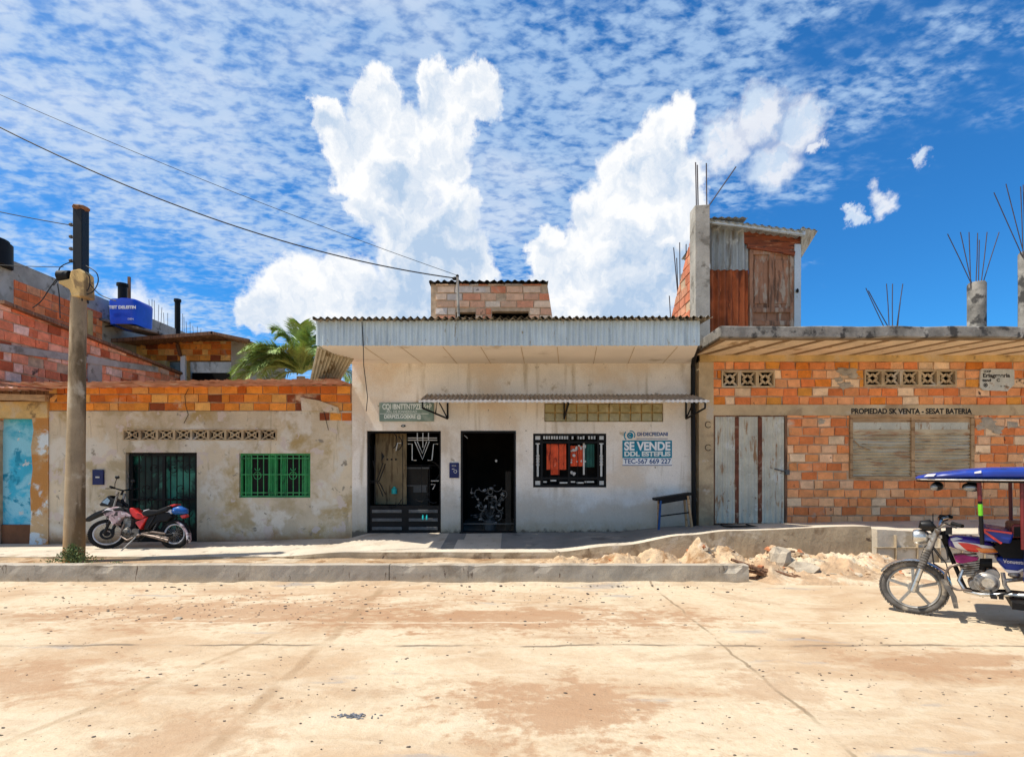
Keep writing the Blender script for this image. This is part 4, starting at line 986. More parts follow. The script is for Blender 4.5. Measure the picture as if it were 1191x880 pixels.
# painted for-sale sign
s_ = thing('for_sale_sign', 'painted teal and white SE VENDE sign on the white wall above the bench', 'sign', (fx(752), yf, fz(522)))
mb = MB(); mb.box(fx(723.5), fx(781), yf-.004, yf+.003, fz(532.5), fz(512)); mb.build('teal_panel', m_teal, s_)
mb = MB(); mb.box(fx(724), fx(780.5), yf-.0035, yf+.003, fz(540.5), fz(532.7)); mb.build('white_panel', m_whitep, s_)
mb = MB(); mb.box(fx(723.5), fx(781), yf-.005, yf+.002, fz(541.3), fz(540.5)); mb.box(fx(740), fx(776), yf-.005, yf+.002, fz(510.4), fz(509.8)); mb.build('rule_line', m_navy, s_)
text('SE VENDE', .235, fx(752.3), fz(519.2), yf-.007, m_whitep, s_, width=.94, bold=.009)
text('DDL ESTEFLIS', .13, fx(752.3), fz(528), yf-.007, m_palegrey, s_, width=.94, bold=.006)
text('TEC-567 669 227', .14, fx(752.3), fz(536.5), yf-.007, m_navy, s_, width=.96, bold=.002)
text('DI·DECFEDANI', .10, fx(758.5), fz(505), yf-.004, m_navy, s_, width=.62, bold=.003)
mb = MB(); c_ = (fx(732.5), yf-.004, fz(506.5)); mb.ring(c_, (0, 1, 0), .05, .016, 24, 6, flat=.15); mb.ring((c_[0]-.02, c_[1], c_[2]), (0, 1, 0), .10, .012, 20, 6, 2.2, 4.0, flat=.15); mb.ball((c_[0]+.02, c_[1], c_[2]+.0), (.05, .004, .028), 2)
mb.ring((c_[0]+.01, c_[1], c_[2]+.01), (0, 1, 0), .085, .01, 20, 6, -1.8, .6, flat=.15)
mb.build('emblem', m_teal, s_)
# bench
b_ = thing('bench', 'worn wooden bench with blue front leg against the white wall', 'bench', (fx(783, 10.5), 10.55, walkz(fx(783, 10.5), 10.55)))
bx0, bx1 = fx(763, 10.5), fx(802, 10.5); zb0, zb1 = fz(580.5, 10.5), fz(575, 10.5)
mb = MB(); mb.bar((bx0-.03, 10.55, zb0), (bx1+.03, 10.55, zb1+.02), .26, .05); mb.bar((bx0+.04, 10.44, zb0-.05), (bx1-.02, 10.44, zb1-.04), .025, .09); mb.build('seat', m_black, b_, bevel=.006)
zf0 = walkz(bx0, 10.5); zf1 = walkz(bx1, 10.5)
for (xa, xb, yy, mt_) in ((bx0+.07, bx0+.03, 10.43, m_twood), (bx1-.06, bx1+.02, 10.43, m_twood), (bx1-.05, bx1+.0, 10.68, m_twood), (bx0+.10, bx0+.09, 10.68, m_twood)):
    mb = MB(); zt2 = zb0-.02 if xa < (bx0+bx1)/2 else zb1-.02
    mb.bar((xa, yy, zt2), (xb, yy-.01, walkz(xb, yy)+.0), .035, .05); mb.build('leg', mt_ if xa > bx0+.08 or yy > 10.5 else m_navy, b_)
mb = MB(); mb.bar((bx0+.06, 10.45, fz(600, 10.45)), (bx1-.0, 10.45, fz(595.5, 10.45)), .02, .025); mb.build('stretcher', m_black, b_)
# meter socket marks: cable along wall is omitted; rooftop brick room
ry = 13.0
t = thing('rooftop_brick_room', 'small unfinished brick room standing on the white house roof', 'rooftop room', (fx(570, ry), ry, 4.3))
x0, x1_ = fx(501, ry), fx(643, ry); z0, z1 = 4.3, fz(330, ry)
hol = [(fx(530, ry), fx(553, ry), fz(369, ry), fz(362.5, ry)), (fx(572, ry), fx(615, ry), fz(371, ry), fz(361.5, ry))]
mb = MB(); mb.mi = 1; mb.wall(x0, x1_, z0, z1, ry+.02, hol, .2); mb.box(x0, x0+.2, ry+.23, ry+2.6, z0, z1); mb.box(x1_-.2, x1_, ry+.23, ry+2.6, z0, z1); mb.box(x0+.2, x1_-.2, ry+2.4, ry+2.6, z0, z1); mb.mi = 0
PALT = [(.74, .44, .27), (.78, .54, .36), (.68, .24, .12), (.74, .32, .18), (.60, .50, .42), (.76, .58, .42), (.72, .38, .23)]
mb.bricks((x0, ry, fz(373, ry)-.2), (1, 0, 0), (0, 0, 1), x1_-x0, z1-fz(373, ry)+.2, .40, .155, .022, .03, PALT, [(h[0]-x0-.02, h[1]-x0+.02, h[2]-(fz(373, ry)-.2)-.02, h[3]-(fz(373, ry)-.2)+.02) for h in hol]+[(0, .12, 0, 9)], j=.008, damage=.05)
mb.clip(V((fx(636.5, ry), ry, z1)), V((z1-fz(372, ry), 0, fx(643, ry)-fx(636.5, ry))).normalized())
mb.build('wall', [m_brick, m_mortar], t)
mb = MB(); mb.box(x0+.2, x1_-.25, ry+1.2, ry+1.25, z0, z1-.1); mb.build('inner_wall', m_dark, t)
mb = MB(); mb.corr((fx(499.5, ry), ry-.1, z1+.035), (fx(637.5, ry)-fx(499.5, ry), 0, .01), (0, 3, -.1), 17, .022, rag=.02); mb.corr((fx(499.5, ry), ry-.1, z1+.01), (fx(637.5, ry)-fx(499.5, ry), 0, .01), (0, 2.9, -.1), 17, .022); mb.build('roof', m_black, t)
# service mast on the eave
YM = 9.6
s_ = thing('service_mast', 'thin grey cable mast standing on the edge of the white house roof', 'mast', P(533, 374, YM))
mb = MB(); mb.tube([P(533.5, 376, YM), P(532, 321, YM)], .024, 10); mb.build('tube', m_conc, s_)
mb = MB(); mb.ball(P(529, 324, YM), (.05, .03, .035), 2); mb.ball(P(532, 321, YM), .03, 2); mb.build('insulator', m_black, s_)
def cable(a, b, sag, r, label, n=40):
    mb = MB(); pts = [a.lerp(b, i/n)-V((0, 0, sag*4*(i/n)*(1-i/n))) for i in range(n+1)]
    mb.tube(pts, r, 6); o = mb.build('overhead_cable', m_cable, loc=a); tag(o, label, 'cable'); return o
cable(P(529, 323.5, YM), P(-120, 84, 8.2), .50, .0105, 'thick black overhead cable sagging from the roof mast to the upper left')
cable(P(531, 320, YM), P(-120, 57, 8.2), .12, .0045, 'fine overhead wire running above the thick cable to the roof mast')

# ------------------------------------------------------------------ RIGHT: brick house
XC = fx(812); XE = 16.0
t = thing('brick_house', 'orange brick house with grey metal gate and unfinished roof columns', 'house', ((XC+7)/1, YW, .5))
GT = (fx(829), fx(915), .2, fz(483)); W3 = (fx(988), fx(1132), fz(556), fz(482)); V1 = (fx(839), fx(901), fz(450.5), fz(431)); V2 = (fx(1005), fx(1112), fz(449), fz(430))
zbeam = fz(421); ztop = fz(412)
holes = [GT, W3, V1, V2]
mb = MB(); mb.mi = 1; mb.wall(fx(829), XE, 0, zbeam, YW+.020, holes, .2); mb.mi = 0
hu = [(h[0]-fx(829)-.01, h[1]-fx(829)+.01, h[2]-fz(607)-(.0), h[3]-fz(607)) for h in holes]
lint = (fz(483), fz(470.5)); b0 = fz(609)
hb = [(h[0]-fx(829)-.01, h[1]-fx(829)+.01, h[2]-b0-.01, h[3]-b0+.01) for h in holes]
mb.bricks((fx(829), YW, b0), (1, 0, 0), (0, 0, 1), XE-fx(829), lint[0]-b0, .285, .157, .024, .03, PAL, hb, damage=.001, j=.010, proud=.009)
b1 = lint[1]; hb = [(h[0]-fx(829)-.01, h[1]-fx(829)+.01, h[2]-b1-.01, h[3]-b1+.01) for h in holes]
mb.bricks((fx(829), YW, b1), (1, 0, 0), (0, 0, 1), XE-fx(829), zbeam-b1, .285, .157, .024, .03, PAL+PALO[:2], hb, damage=.001, j=.010, proud=.009)
mb.build('brick_wall', [m_brick, m_mortar], t)
mb = MB(); mb.box(fx(829), XE, YW-.02, YW+.1, lint[0], lint[1]); mb.build('lintel_band', m_bplast, t, bevel=.006)
# plaster blobs over bricks
mb = MB()
for (a, b, w, h) in ((985, 432, 10, 5), (993, 437, 6, 3), (983, 448, 7, 4), (1150, 492, 9, 7), (1160, 500, 7, 5), (1140, 497, 5, 4), (1178, 494, 6, 5), (975, 441, 4, 4), (955, 490, 4, 3), (1120, 530, 0, 0)):
    if w: mb.ball((fx(a), YW+.0, fz(b)), (w/56.9, .018, h/56.9*.8), 3, .9)
mb.build('mortar_smears', m_chunk, t, smooth=True)
mb = MB(); mb.wall(XC, fx(829)-.001, -.1, ztop, YW-.05, (), .3); mb.build('pilaster', m_bplast, t)
mb = MB(); mb.box(fx(829), XE, YW-.09, YW+.2, zbeam, ztop+.05); mb.box(XC, fx(829), YW-.1, YW+.2, zbeam-.01, ztop+.06); mb.build('beam', m_yplast, t, bevel=.01)
YS = 9.48; zs0 = fz(392, YS); zs1 = fz(379, YS)
mb = MB(); X3 = 3.70
n = 60
for i in range(n):
    a = lerp(X3, XE, i/n); b = lerp(X3, XE, (i+1)/n); mb.box(a, b, YS, YW+4.5, zs0, zs1)
bmesh.ops.remove_doubles(mb.bm, verts=mb.bm.verts[:], dist=.0005)
for v in mb.bm.verts: v.co += V((0, .02*mnoise.noise(v.co*1.3), .018*mnoise.noise(v.co*1.7+V((3, 3, 3)))))
mb.build('roof_slab', m_dconc, t, bevel=.02)
mb = MB(); mb.box(X3+.03, XE, YS+.1, YW, zs0-.03, zs0+.01); mb.build('slab_underside', m_slabgap, t)
mb = MB(); x = X3+.15
zc = zs0-.035
while x < XE:
    q = [(x, YS+.12, zc), (x+.42, YS+.12, zc), (x+.42-.50+.02, YW-.09, zc), (x-.50+.02, YW-.09, zc)]
    q = [V((max(X3+.04, a[0]), a[1], a[2])) for a in q]
    if q[2].x > X3+.06: mb.prism(q, (0, 0, .02))
    x += .60
mb.build('formwork_boards', m_slabstripe, t)
# decorative vent blocks
for (vv, n) in ((V1, 3), (V2, 5)):
    for i in range(n):
        mb = MB(); a = lerp(vv[0], vv[1], i/n); b = lerp(vv[0], vv[1], (i+1)/n); cx, cz = (a+b)/2, (vv[2]+vv[3])/2; f_ = .03; hw, hh = (b-a)/2-f_, (vv[3]-vv[2])/2-f_
        y0, y1 = YW-.02, YW+.1
        mb.box(a+.001, a+f_, y0, y1, vv[2], vv[3]); mb.box(b-f_, b-.001, y0, y1, vv[2], vv[3]); mb.box(a+f_, b-f_, y0+.001, y1, vv[2], vv[2]+f_); mb.box(a+f_, b-f_, y0+.001, y1, vv[3]-f_, vv[3])
        dm = [(cx-hw*.62, cz), (cx, cz+hh*.62), (cx+hw*.62, cz), (cx, cz-hh*.62)]
        for p, q in zip(dm, dm[1:]+dm[:1]): mb.bar((p[0], YW+.03, p[1]), (q[0], YW+.03, q[1]), .04, .03, (0, 1, 0))
        for (sx, sz) in ((-1, -1), (1, -1), (1, 1), (-1, 1)): mb.bar((cx+sx*hw, YW+.032, cz+sz*hh), (cx+sx*hw*.32, YW+.032, cz+sz*hh*.32), .04, .03, (0, 1, 0))
        mb.build('vent_block', m_bplast, t)
# gate
x0, x1_, z0, z1 = GT[0], GT[1], interp(wall_t, fx(870)), GT[3]; yg = YW-.0
d = MB(); d.box(x0, x0+.04, yg-.02, yg+.05, z0, z1); d.box(x1_-.05, x1_, yg-.02, yg+.05, z0, z1); d.box(x0+.04, x1_-.05, yg-.019, yg+.05, z1-.04, z1); d.box(x0+.04, x1_-.05, yg-.019, yg+.05, z0, z0+.04)
gt = d.build('gate', m_wood, t)
for (a, b) in ((831, 854), (858.5, 880.5), (885, 911)):
    mb = MB(); L = fx(b)-fx(a); mb.corr((fx(a), yg-.03, z0+.02), (L, 0, 0), (0, 0, z1-z0-.05), round(L/.115), .009, trap=True); mb.build('panel', m_gate, gt)
for a in (854, 881):
    mb = MB(); mb.box(fx(a), fx(a+4.5), yg-.035, yg+.02, z0+.05, z1-.05); mb.build('rusty_post', m_drust, gt)
mb = MB(); mb.tube([P(901, 545, yg-.06), P(908, 547, yg-.06), P(915, 548, yg-.06)], .014, 6); mb.box(fx(912), fx(916.5), yg-.07, yg-.03, fz(552), fz(546)); mb.build('latch', m_slat, gt)
# shutter window
x0, x1_, z0, z1 = W3
f = MB(); s = .055; yv = YW-.03
f.box(x0, x0+s, yv, yv+.08, z0, z1); f.box(x1_-s*1.2, x1_, yv, yv+.08, z0, z1); f.box(x0+s, x1_-s, yv+.001, yv+.08, z1-.06, z1); f.box(x0+s, x1_-s, yv+.001, yv+.08, z0, z0+.04); xm = fx(1061); f.box(xm-.035, xm+.035, yv+.002, yv+.08, z0+.04, z1-.06)
wn = f.build('window', m_twood, t)
for (a, b) in ((x0+s, xm-.035), (xm+.035, x1_-s*1.2)):
    mb = MB(); H = z1-z0-.1
    mb.corr((b-.003, yv+.04, z0+.04), (0, 0, H*.72), (-(b-a)+.006, 0, 0), 13, .018, per=6)
    mb.box(a, b, yv+.03, yv+.05, z0+.04+H*.72, z0+.04+H*.80); mb.build('shutter', m_shut, wn)
    mb = MB(); mb.box(a, b, yv+.035, yv+.055, z0+.04+H*.80, z0+.04+H*.92); mb.build('pale_board', m_gate, wn)
    mb = MB(); mb.box(a, b, yv+.03, yv+.06, z0+.04+H*.92, z1-.06); mb.build('header_board', m_twood, wn)
mb = MB(); mb.tube([P(993, 512, yv), P(1000, 519, yv), P(1012, 523, yv)], .012, 5); mb.build('stick', m_twood, wn)
# wall lettering & small sign
s_ = thing('wall_lettering', 'black painted property notice lettered above the shuttered window', 'sign', (fx(1060), YW-.02, fz(478)))
text('PROPIEDAD SK VENTA - SESAT BATERIA', .15, fx(1059), fz(478.5), YW-.024, m_blackpaint, s_, width=2.46, bold=.0045)
s_ = thing('wall_sign', 'small off white enamel sign with black writing at the top of the brick wall', 'sign', (fx(1158), YW-.03, fz(442)))
m_signw = wmat('chipped_enamel', (.50, .50, .44), .12, 6, .6, .15, stains=[((.34, .22, .13), 6, .62, .7)])
mb = MB(); q = [(1139, 430), (1141, 429), (1177, 429.5), (1178, 432), (1178, 447), (1170, 455), (1142, 454), (1138, 450)]
mb.prism([(fx(a), YW-.035, fz(b)) for a, b in q], (0, .03, 0)); mb.build('plate', m_signw, s_)
text('COOP', .06, fx(1146.5), fz(432.3), YW-.037, m_blackpaint, s_, width=.15, bold=.002)
text('Eriagreeria', .11, fx(1157), fz(437), YW-.037, m_blackpaint, s_, width=.55, bold=.003)
text('tand    C', .08, fx(1151), fz(442.5), YW-.037, m_blackpaint, s_, width=.36, bold=.003)
text('· 4· Esn', .05, fx(1165), fz(449.5), YW-.037, m_blackpaint, s_, width=.2)
mb = MB(); mb.ring((fx(1144.5), YW-.037, fz(448)), (0, 1, 0), .035, .008, 16, 5); mb.ball((fx(1144.5), YW-.037, fz(448)), (.02, .004, .02), 1); mb.build('emblem', m_blackpaint, s_)
mb = MB()
for b in (494, 520.5): mb.ring((fx(822.5), YW-.06, fz(b)), (0, 1, 0), .06, .006, 20, 5, .6, 5.6)
mb.build('tie_rings', m_black, t)
# columns on the roof with bars
yc = 10.4
def column(pa, pb, pt, bars, lab=None, rnd=True):
    xa, xb = fx(pa, yc), fx(pb, yc); r = (xb-xa)/2; xm = (xa+xb)/2; zt_ = fz(pt, yc)
    mb = MB()
    if pa != pb: mb.tube([(xm, yc, zs1-.02), (xm, yc, lerp(zs1, zt_, .5)), (xm, yc, zt_-.03), (xm, yc, zt_)], [r, r*.98, r, r*.9], 16)
    else: mb.box(xm-.1, xm+.1, yc-.1, yc+.1, zs1-.03, zs1+.03)
    co = mb.build('roof_column', m_dconc if pa != pb else m_conc, t, smooth=True)
    for (a, b, c_, d_) in bars:
        mb = MB(); yo = yc+R.uniform(-.06, .06); mb.tube([P(a, b, yo), P((a+c_)/2+R.uniform(-.4, .4), (b+d_)/2, yo), P(c_, d_, yo)], .0085, 5); mb.build('rebar', m_rebar, co)
column(1127, 1145, 329, [(1132, 335, 1102, 272), (1130, 330, 1117, 270), (1129, 335, 1127, 270), (1135, 330, 1137, 271), (1138, 330, 1139, 279), (1141, 330, 1148, 270), (1143, 330, 1162, 270)])
column(1187, 1206, 293, [(1190, 300, 1156, 224), (1192, 300, 1170, 214), (1190, 300, 1187, 217), (1193, 300, 1190, 215), (1200, 300, 1206, 215), (1203, 300, 1216, 222)])
column(1028, 1028, 379, [(1028, 380, 1007, 335), (1033, 380, 1010, 338), (1034, 380, 1031, 330), (1038, 380, 1038, 330), (1043, 380, 1050, 330), (1044, 380, 1047, 352)])
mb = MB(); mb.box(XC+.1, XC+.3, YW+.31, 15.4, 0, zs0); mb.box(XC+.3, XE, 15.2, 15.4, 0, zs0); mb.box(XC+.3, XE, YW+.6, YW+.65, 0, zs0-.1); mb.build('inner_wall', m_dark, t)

# rooftop shed on the brick house
t = thing('rooftop_shed', 'patched tin and wood shed on the brick house roof beside a tall column', 'shed', (fx(870, 10.8), 10.8, zs1))
ys = 10.7; zb0 = zs1-.03
cA, cB = fx(808.5, 10.35), fx(826, 10.35)
mb = MB(); mb.box(cA, cB, 10.35, 10.65, 3.98, fz(238, 10.35)); 
for v in mb.bm.verts: v.co += V((R.uniform(-.01, .01), 0, R.uniform(-.02, .02)))
co = mb.build('corner_column', m_conc, t, bevel=.012)
for (a, b, c_, d_) in ((810, 240, 809, 189), (812, 240, 811, 192), (822, 240, 821.5, 190), (824, 240, 856, 194)):
    mb = MB(); mb.tube([P(a, b, 10.5), P(c_, d_, 10.5)], .012, 5); mb.build('rebar', m_rebar, co)
XS = cA+.06
mb = MB(); mb.mi = 1; mb.box(XS, XS+.15, 10.66, 12.2, 4.0, 6.6); mb.mi = 0
mb.bricks((XS-.015, 12.2, 4.1), (0, -1, 0), (0, 0, 1), 12.2-10.66, 2.5, .3, .17, .015, .02, [(.60, .22, .12), (.62, .28, .16), (.56, .18, .09)], j=.003)
a = V((XS, 10.6, fz(266, 10.6))); b = V((XS, 12.1, 5.0)); no = (b-a).normalized().cross(V((1, 0, 0))); no = no if no.z > 0 else -no
mb.clip(a, no); mb.build('side_wall', [m_brick_old, m_mortar], t)
mb = MB()
for (a_, b_, c_, d_) in ((789, 350, 783.5, 288), (791, 340, 790.5, 282), (789, 355, 787, 300), (780, 372, 778.5, 344), (798, 310, 798, 284)):
    mb.tube([P(a_, b_, 12.0), P(c_, d_, 12.0)], .011, 5)
mb.build('rebars', m_rebar, t)
mb = MB(); mb.corr((fx(826, ys), ys, fz(314, ys)), (fx(870, ys)-fx(826, ys), 0, 0), (0, 0, fz(262, ys)-fz(314, ys)), 6, .032); mb.build('grey_sheet', m_galv2, t, smooth=True)
mb = MB(); mb.corr((fx(826, ys), ys+.03, zb0), (fx(871, ys)-fx(826, ys), 0, 0), (0, 0, fz(312, ys)-zb0), 6, .034); mb.build('rusty_sheet', m_rust, t, smooth=True)
mb = MB(); q = [(865, 262), (932, 275), (931, 293), (865, 283)]; mb.prism([(fx(a), ys-.03, fz(b)) for a, b in [(a, HY-(HY-b)*YW/ys*ys/YW) for a, b in q]], (0, .04, 0)); mb.bm.free(); mb = MB()
mb.prism([P(a, b, ys-.03) for a, b in q], (0, .04, 0)); mb.build('gable_board', m_rwood, t)
mb = MB(); mb.bar(P(869, 286, ys-.06), P(924, 295, ys-.06), .05, .08); mb.build('door_header', m_rwood, t)
# panelled door
d = MB(); da, db = fx(871, ys), fx(922, ys); dz0, dz1 = zb0, fz(291, ys)
d.box(da, db, ys+.0, ys+.03, dz0, dz1)
fr_ = .07
for (a, b) in ((da, da+fr_), (db-fr_, db)): d.box(a, b, ys-.045, ys-.001, dz0, dz1)
for zz in (dz0+.02, dz0+.36, dz0+.62, dz1-.10): d.box(da+fr_, db-fr_, ys-.044, ys-.001, zz, zz+.09)
xm = (da+db)/2; d.box(xm-.05, xm+.05, ys-.043, ys-.001, dz0+.69, dz1-.1); d.box(xm-.04, xm+.04, ys-.043, ys-.001, dz0+.09, dz0+.36)
for (a, b) in ((da+.1, xm-.08), (xm+.08, db-.1)): d.box(a, b, ys-.018, ys-.001, dz0+.80, dz1-.2)
dd = d.build('door', m_greywood, t, bevel=.006)
mb = MB(); mb.bar((fx(926, ys), ys, zb0), (fx(926.5, ys), ys, fz(285, ys)), .13, .1); co = mb.build('corner_post', m_galv, t)
mb = MB(); mb.ball(P(927.5, 338, ys-.08), (.03, .03, .05), 1); mb.build('lock', m_black, co)
mb = MB(); yr = 10.42
A, B = P(825, 254, yr), P(935, 268, yr); mb.corr(A, B-A, (0, 1.75, -.12), 13, .014); mb.corr(A-V((0, .01, .03)), B-A, (0, 1.7, -.12), 13, .012)
mb.prism([P(825, 254.5, yr+.02), P(935, 268.5, yr+.02), P(935, 275, yr+.04), P(825, 259, yr+.04)], (0, .02, 0))
A2 = P(829, 252.5, yr-.03); B2 = P(870, 252.8, yr-.03); mb.corr(A2, B2-A2, (0, 1.5, -.1), 5, .012)
mb.build('roof', m_galv2, t, smooth=True)
mb = MB(); A, B = P(933, 264, yr), P(952, 268, yr); pass
mb.corr(A, B-A, (0, 1.7, -.12), 3, .014)
q = [A+V((0, .02, -.01)), B+V((0, .02, 0)), P(932, 300, ys+.1)]
mb.prism([q[0], q[1], q[2]], (0, .03, 0)); mb.build('roof_flap', m_galv2, t)
mb = MB(); mb.bar(P(828, 258, yr+.05), P(936, 272, yr+.05), .06, .07); mb.build('roof_beam', m_galv, t)
mb = MB(); X9 = fx(930, ys); mb.corr((X9, 12.1, zb0), (0, ys-12.1+.02, 0), (0, 0, fz(284, ys)-zb0), 12, .018); mb.box(XS+.2, X9-.02, 12.05, 12.1, zb0, 6.0); mb.build('rear_sheets', m_galv, t)

# ------------------------------------------------------------------ utility pole
YP = 9.0; base = P(86, 652, YP); base.z = .02
t = thing('utility_pole', 'round concrete utility pole with a black extension before the beige house', 'utility pole', base)
top = P(91.5, 345, YP)
mb = MB(); mb.tube([base, base.lerp(top, .5), top], [.155, .128, .112], 24); mb.build('pole', m_pole, t, smooth=True)
mb = MB(); zc = fz(345, YP); x = fx(92, YP)
mb.prism([P(a, b, YP-.12) for a, b in ((83, 345), (80, 336), (67, 329), (68, 326), (80, 324), (82, 314), (92, 312), (98, 317), (99, 345))], (0, .22, 0)); mb.build('pole_cap', m_yplast, t, bevel=.02)
mb = MB(); mb.cyl(P(69, 321, YP-.05), P(82, 321, YP-.05), .09, 14); mb.build('clamp_drum', m_black, t, smooth=True)
mb = MB(); a = P(94, 345, YP+.02); b = P(94.5, 243, YP+.02); mb.box(a.x-.075, b.x+.075, YP-.06, YP+.1, a.z-.1, b.z)
up = mb.build('upper_post', m_blackp, t, bevel=.01)
mb = MB(); mb.ball(P(94, 242.5, YP), (.13, .12, .045), 2, .2); mb.build('post_cap', m_wood, t, smooth=True)
for y in (262, 276, 290, 304):
    mb = MB(); p = P(87.5, y, YP-.02); mb.tube([p, p+V((-.06, 0, .01))], .018, 8); mb.ball(p+V((-.07, 0, .01)), (.035, .035, .032), 2); mb.build('insulator', m_slat, t, smooth=True)
hangs = [[(84, 304), (70, 311), (67, 325), (62, 332)], [(66, 324), (58, 335), (48, 350), (38, 358)], [(67, 330), (69, 345), (70, 370)], [(100, 309), (112, 317), (114, 328), (108, 339), (99, 343)], [(99, 316), (104, 322), (104, 333), (99, 341)], [(104, 330), (117, 343), (135, 350)]]
for pts in hangs:
    mb = MB(); q = [P(a, b, YP-.08) for a, b in pts]
    # smooth
    s2 = [];
    for i in range(len(q)-1):
        p0, p1, p2, p3 = q[max(i-1, 0)], q[i], q[i+1], q[min(i+2, len(q)-1)]
        for k_ in range(6):
            u = k_/6; s2.append(.5*((2*p1)+(-p0+p2)*u+(2*p0-5*p1+4*p2-p3)*u*u+(-p0+3*p1-3*p2+p3)*u**3))
    s2.append(q[-1]); mb.tube(s2, .0085, 5); mb.build('loop_wire', m_cable, t)
cable(P(86, 262.5, YP), P(-60, 233, 8.4), .02, .007, 'overhead wire from the top insulator of the utility pole leaving at left')
cable(P(74, 310.5, YP), P(-60, 304, 8.4), .02, .006, 'lower overhead wire from the clamp of the utility pole leaving at left')
# weeds
t = thing('weed_clump', 'small green weed clump growing at the foot of the utility pole', 'weeds', P(84, 656, 8.7))
mb = MB()
for i in range(900):
    a = R.uniform(0, 2*math.pi); r = abs(R.gauss(0, .17)); cx = P(84, 656, 8.7).x+r*math.cos(a)*1.35; cy = 8.72+r*math.sin(a)*.5
    hmax = .26*math.exp(-(r/.2)**2)+.05; z = .04+R.uniform(.1, 1)*hmax
    p = V((cx, cy, z+.02)); d = V((R.uniform(-1, 1), R.uniform(-1, 1), R.uniform(-.2, 1))).normalized(); s_ = d.cross(V((R.uniform(-1, 1), R.uniform(-1, 1), .3))).normalized()
    l = R.uniform(.02, .045); mb.face([p, p+d*l*.5+s_*l*.3, p+d*l, p+d*l*.5-s_*l*.3])
mb.build('foliage', m_weed, t, norm=False)
mb = MB()
for i in range(40):
    c = P(84, 656, 8.7); a = R.uniform(0, 6.3); mb.tube([(c.x, 8.72, .03), (c.x+.16*math.cos(a), 8.72+.07*math.sin(a), R.uniform(.1, .26))], .003, 4)
mb.build('stems', m_weed, t)
t = thing('weed_clump', 'tiny green weed tuft in the channel right of the utility pole', 'weeds', P(136, 656, 8.5))
mb = MB()
for i in range(120):
    c = P(137, 655.5, 8.5); p = c+V((R.gauss(0, .07), R.gauss(0, .03), R.uniform(-.02, .03))); d = V((R.uniform(-1, 1), R.uniform(-1, 1), R.uniform(0, 1))).normalized(); s_ = d.cross(V((.3, .5, 1))).normalized(); l = .03
    mb.face([p, p+d*l*.5+s_*l*.3, p+d*l, p+d*l*.5-s_*l*.3])
mb.build('foliage', m_weed, t, norm=False)
# drain grate in the sidewalk
gz = 0
t = thing('drain_grate', 'dark metal floor grate set in the sidewalk before the grey gate', 'drain grate', (fx(868, 10.2), 10.2, walkz(fx(868, 10.2), 10.2)))
mb = MB(); x0, x1_ = fx(846, 10.2), fx(874, 10.2)
def wz(x, y): return walkz(x, y)+.008
for i in range(9):
    y = 10.0+.05*i; mb.box(x0, x1_, y, y+.025, wz((x0+x1_)/2, y)-.01, wz((x0+x1_)/2, y)+.005)
mb.box(x0-.03, x0, 9.96, 10.46, wz(x0, 10.2)-.01, wz(x0, 10.2)+.008); mb.box(x1_, x1_+.03, 9.96, 10.46, wz(x1_, 10.2)-.01, wz(x1_, 10.2)+.008)
mb.build('bars', m_black, t)

# ------------------------------------------------------------------ vehicles
def wheel(root, cx, cz, r, tw, steer, name, spokes, mag, tm, rm, disc=False, sx=1.0, tire=.16):
    w = bpy.data.objects.new(name, None); C.objects.link(w); w.parent = root; w.location = (cx, 0, cz); w.rotation_euler = (0, 0, steer); w.scale = (sx, 1, 1)
    def put(mb, nm, mt, **kw):
        o = mb.build(nm, mt, None, **kw); o.parent = w; return o
    mb = MB(); mb.ring((0, 0, 0), (0, 1, 0), r-tw/2, tw/2, 56, 12)
    nk = 52
    for i in range(nk):
        a = 2*math.pi*i/nk
        for y in (-.018, .018): 
            M = Matrix.Rotation(-a, 4, 'Y'); mb.box(-.012, .012, y-.013, y+.013, r-.008, r+.006, M=M)
    put(mb, 'tyre', tm, smooth=True)
    mb = MB(); mb.ring((0, 0, 0), (0, 1, 0), r-tw-.008, .014, 56, 8, flat=1.6); put(mb, 'rim', rm, smooth=True)
    mb = MB(); mb.cyl((0, -.05, 0), (0, .05, 0), .032 if not mag else .05, 20)
    if mag:
        for i in range(5):
            a = 2*math.pi*i/5+.35; d = V((math.cos(a), 0, math.sin(a)))
            mb.bar(d*.03, d*(r-tw-.01), .026, .04, (0, 1, 0))
    else:
        for i in range(spokes):
            a = 2*math.pi*i/spokes; a2 = a+(.35 if i % 2 else -.35); y = -.03 if i % 4 < 2 else .03
            mb.tube([(.03*math.cos(a2), y, .03*math.sin(a2)), ((r-tw)*math.cos(a), 0, (r-tw)*math.sin(a))], .0022, 4)
    put(mb, 'spokes', rm if mag else m_alloy, smooth=True)
    if disc:
        mb = MB(); mb.ring((0, -.06, 0), (0, 1, 0), .085, .022, 30, 6, flat=.12); mb.cyl((0, -.075, 0), (0, -.05, 0), .045, 16); mb.box(.05, .1, -.085, -.03, .02, .08); put(mb, 'brake_disc', m_blackp)
    return w
m_engine = wmat('grimy_engine', (.16, .145, .125), .3, 12, .5, .2, 50, metal=.5, obj=True, stains=[((.03, .025, .02), 14, .48, .6)])
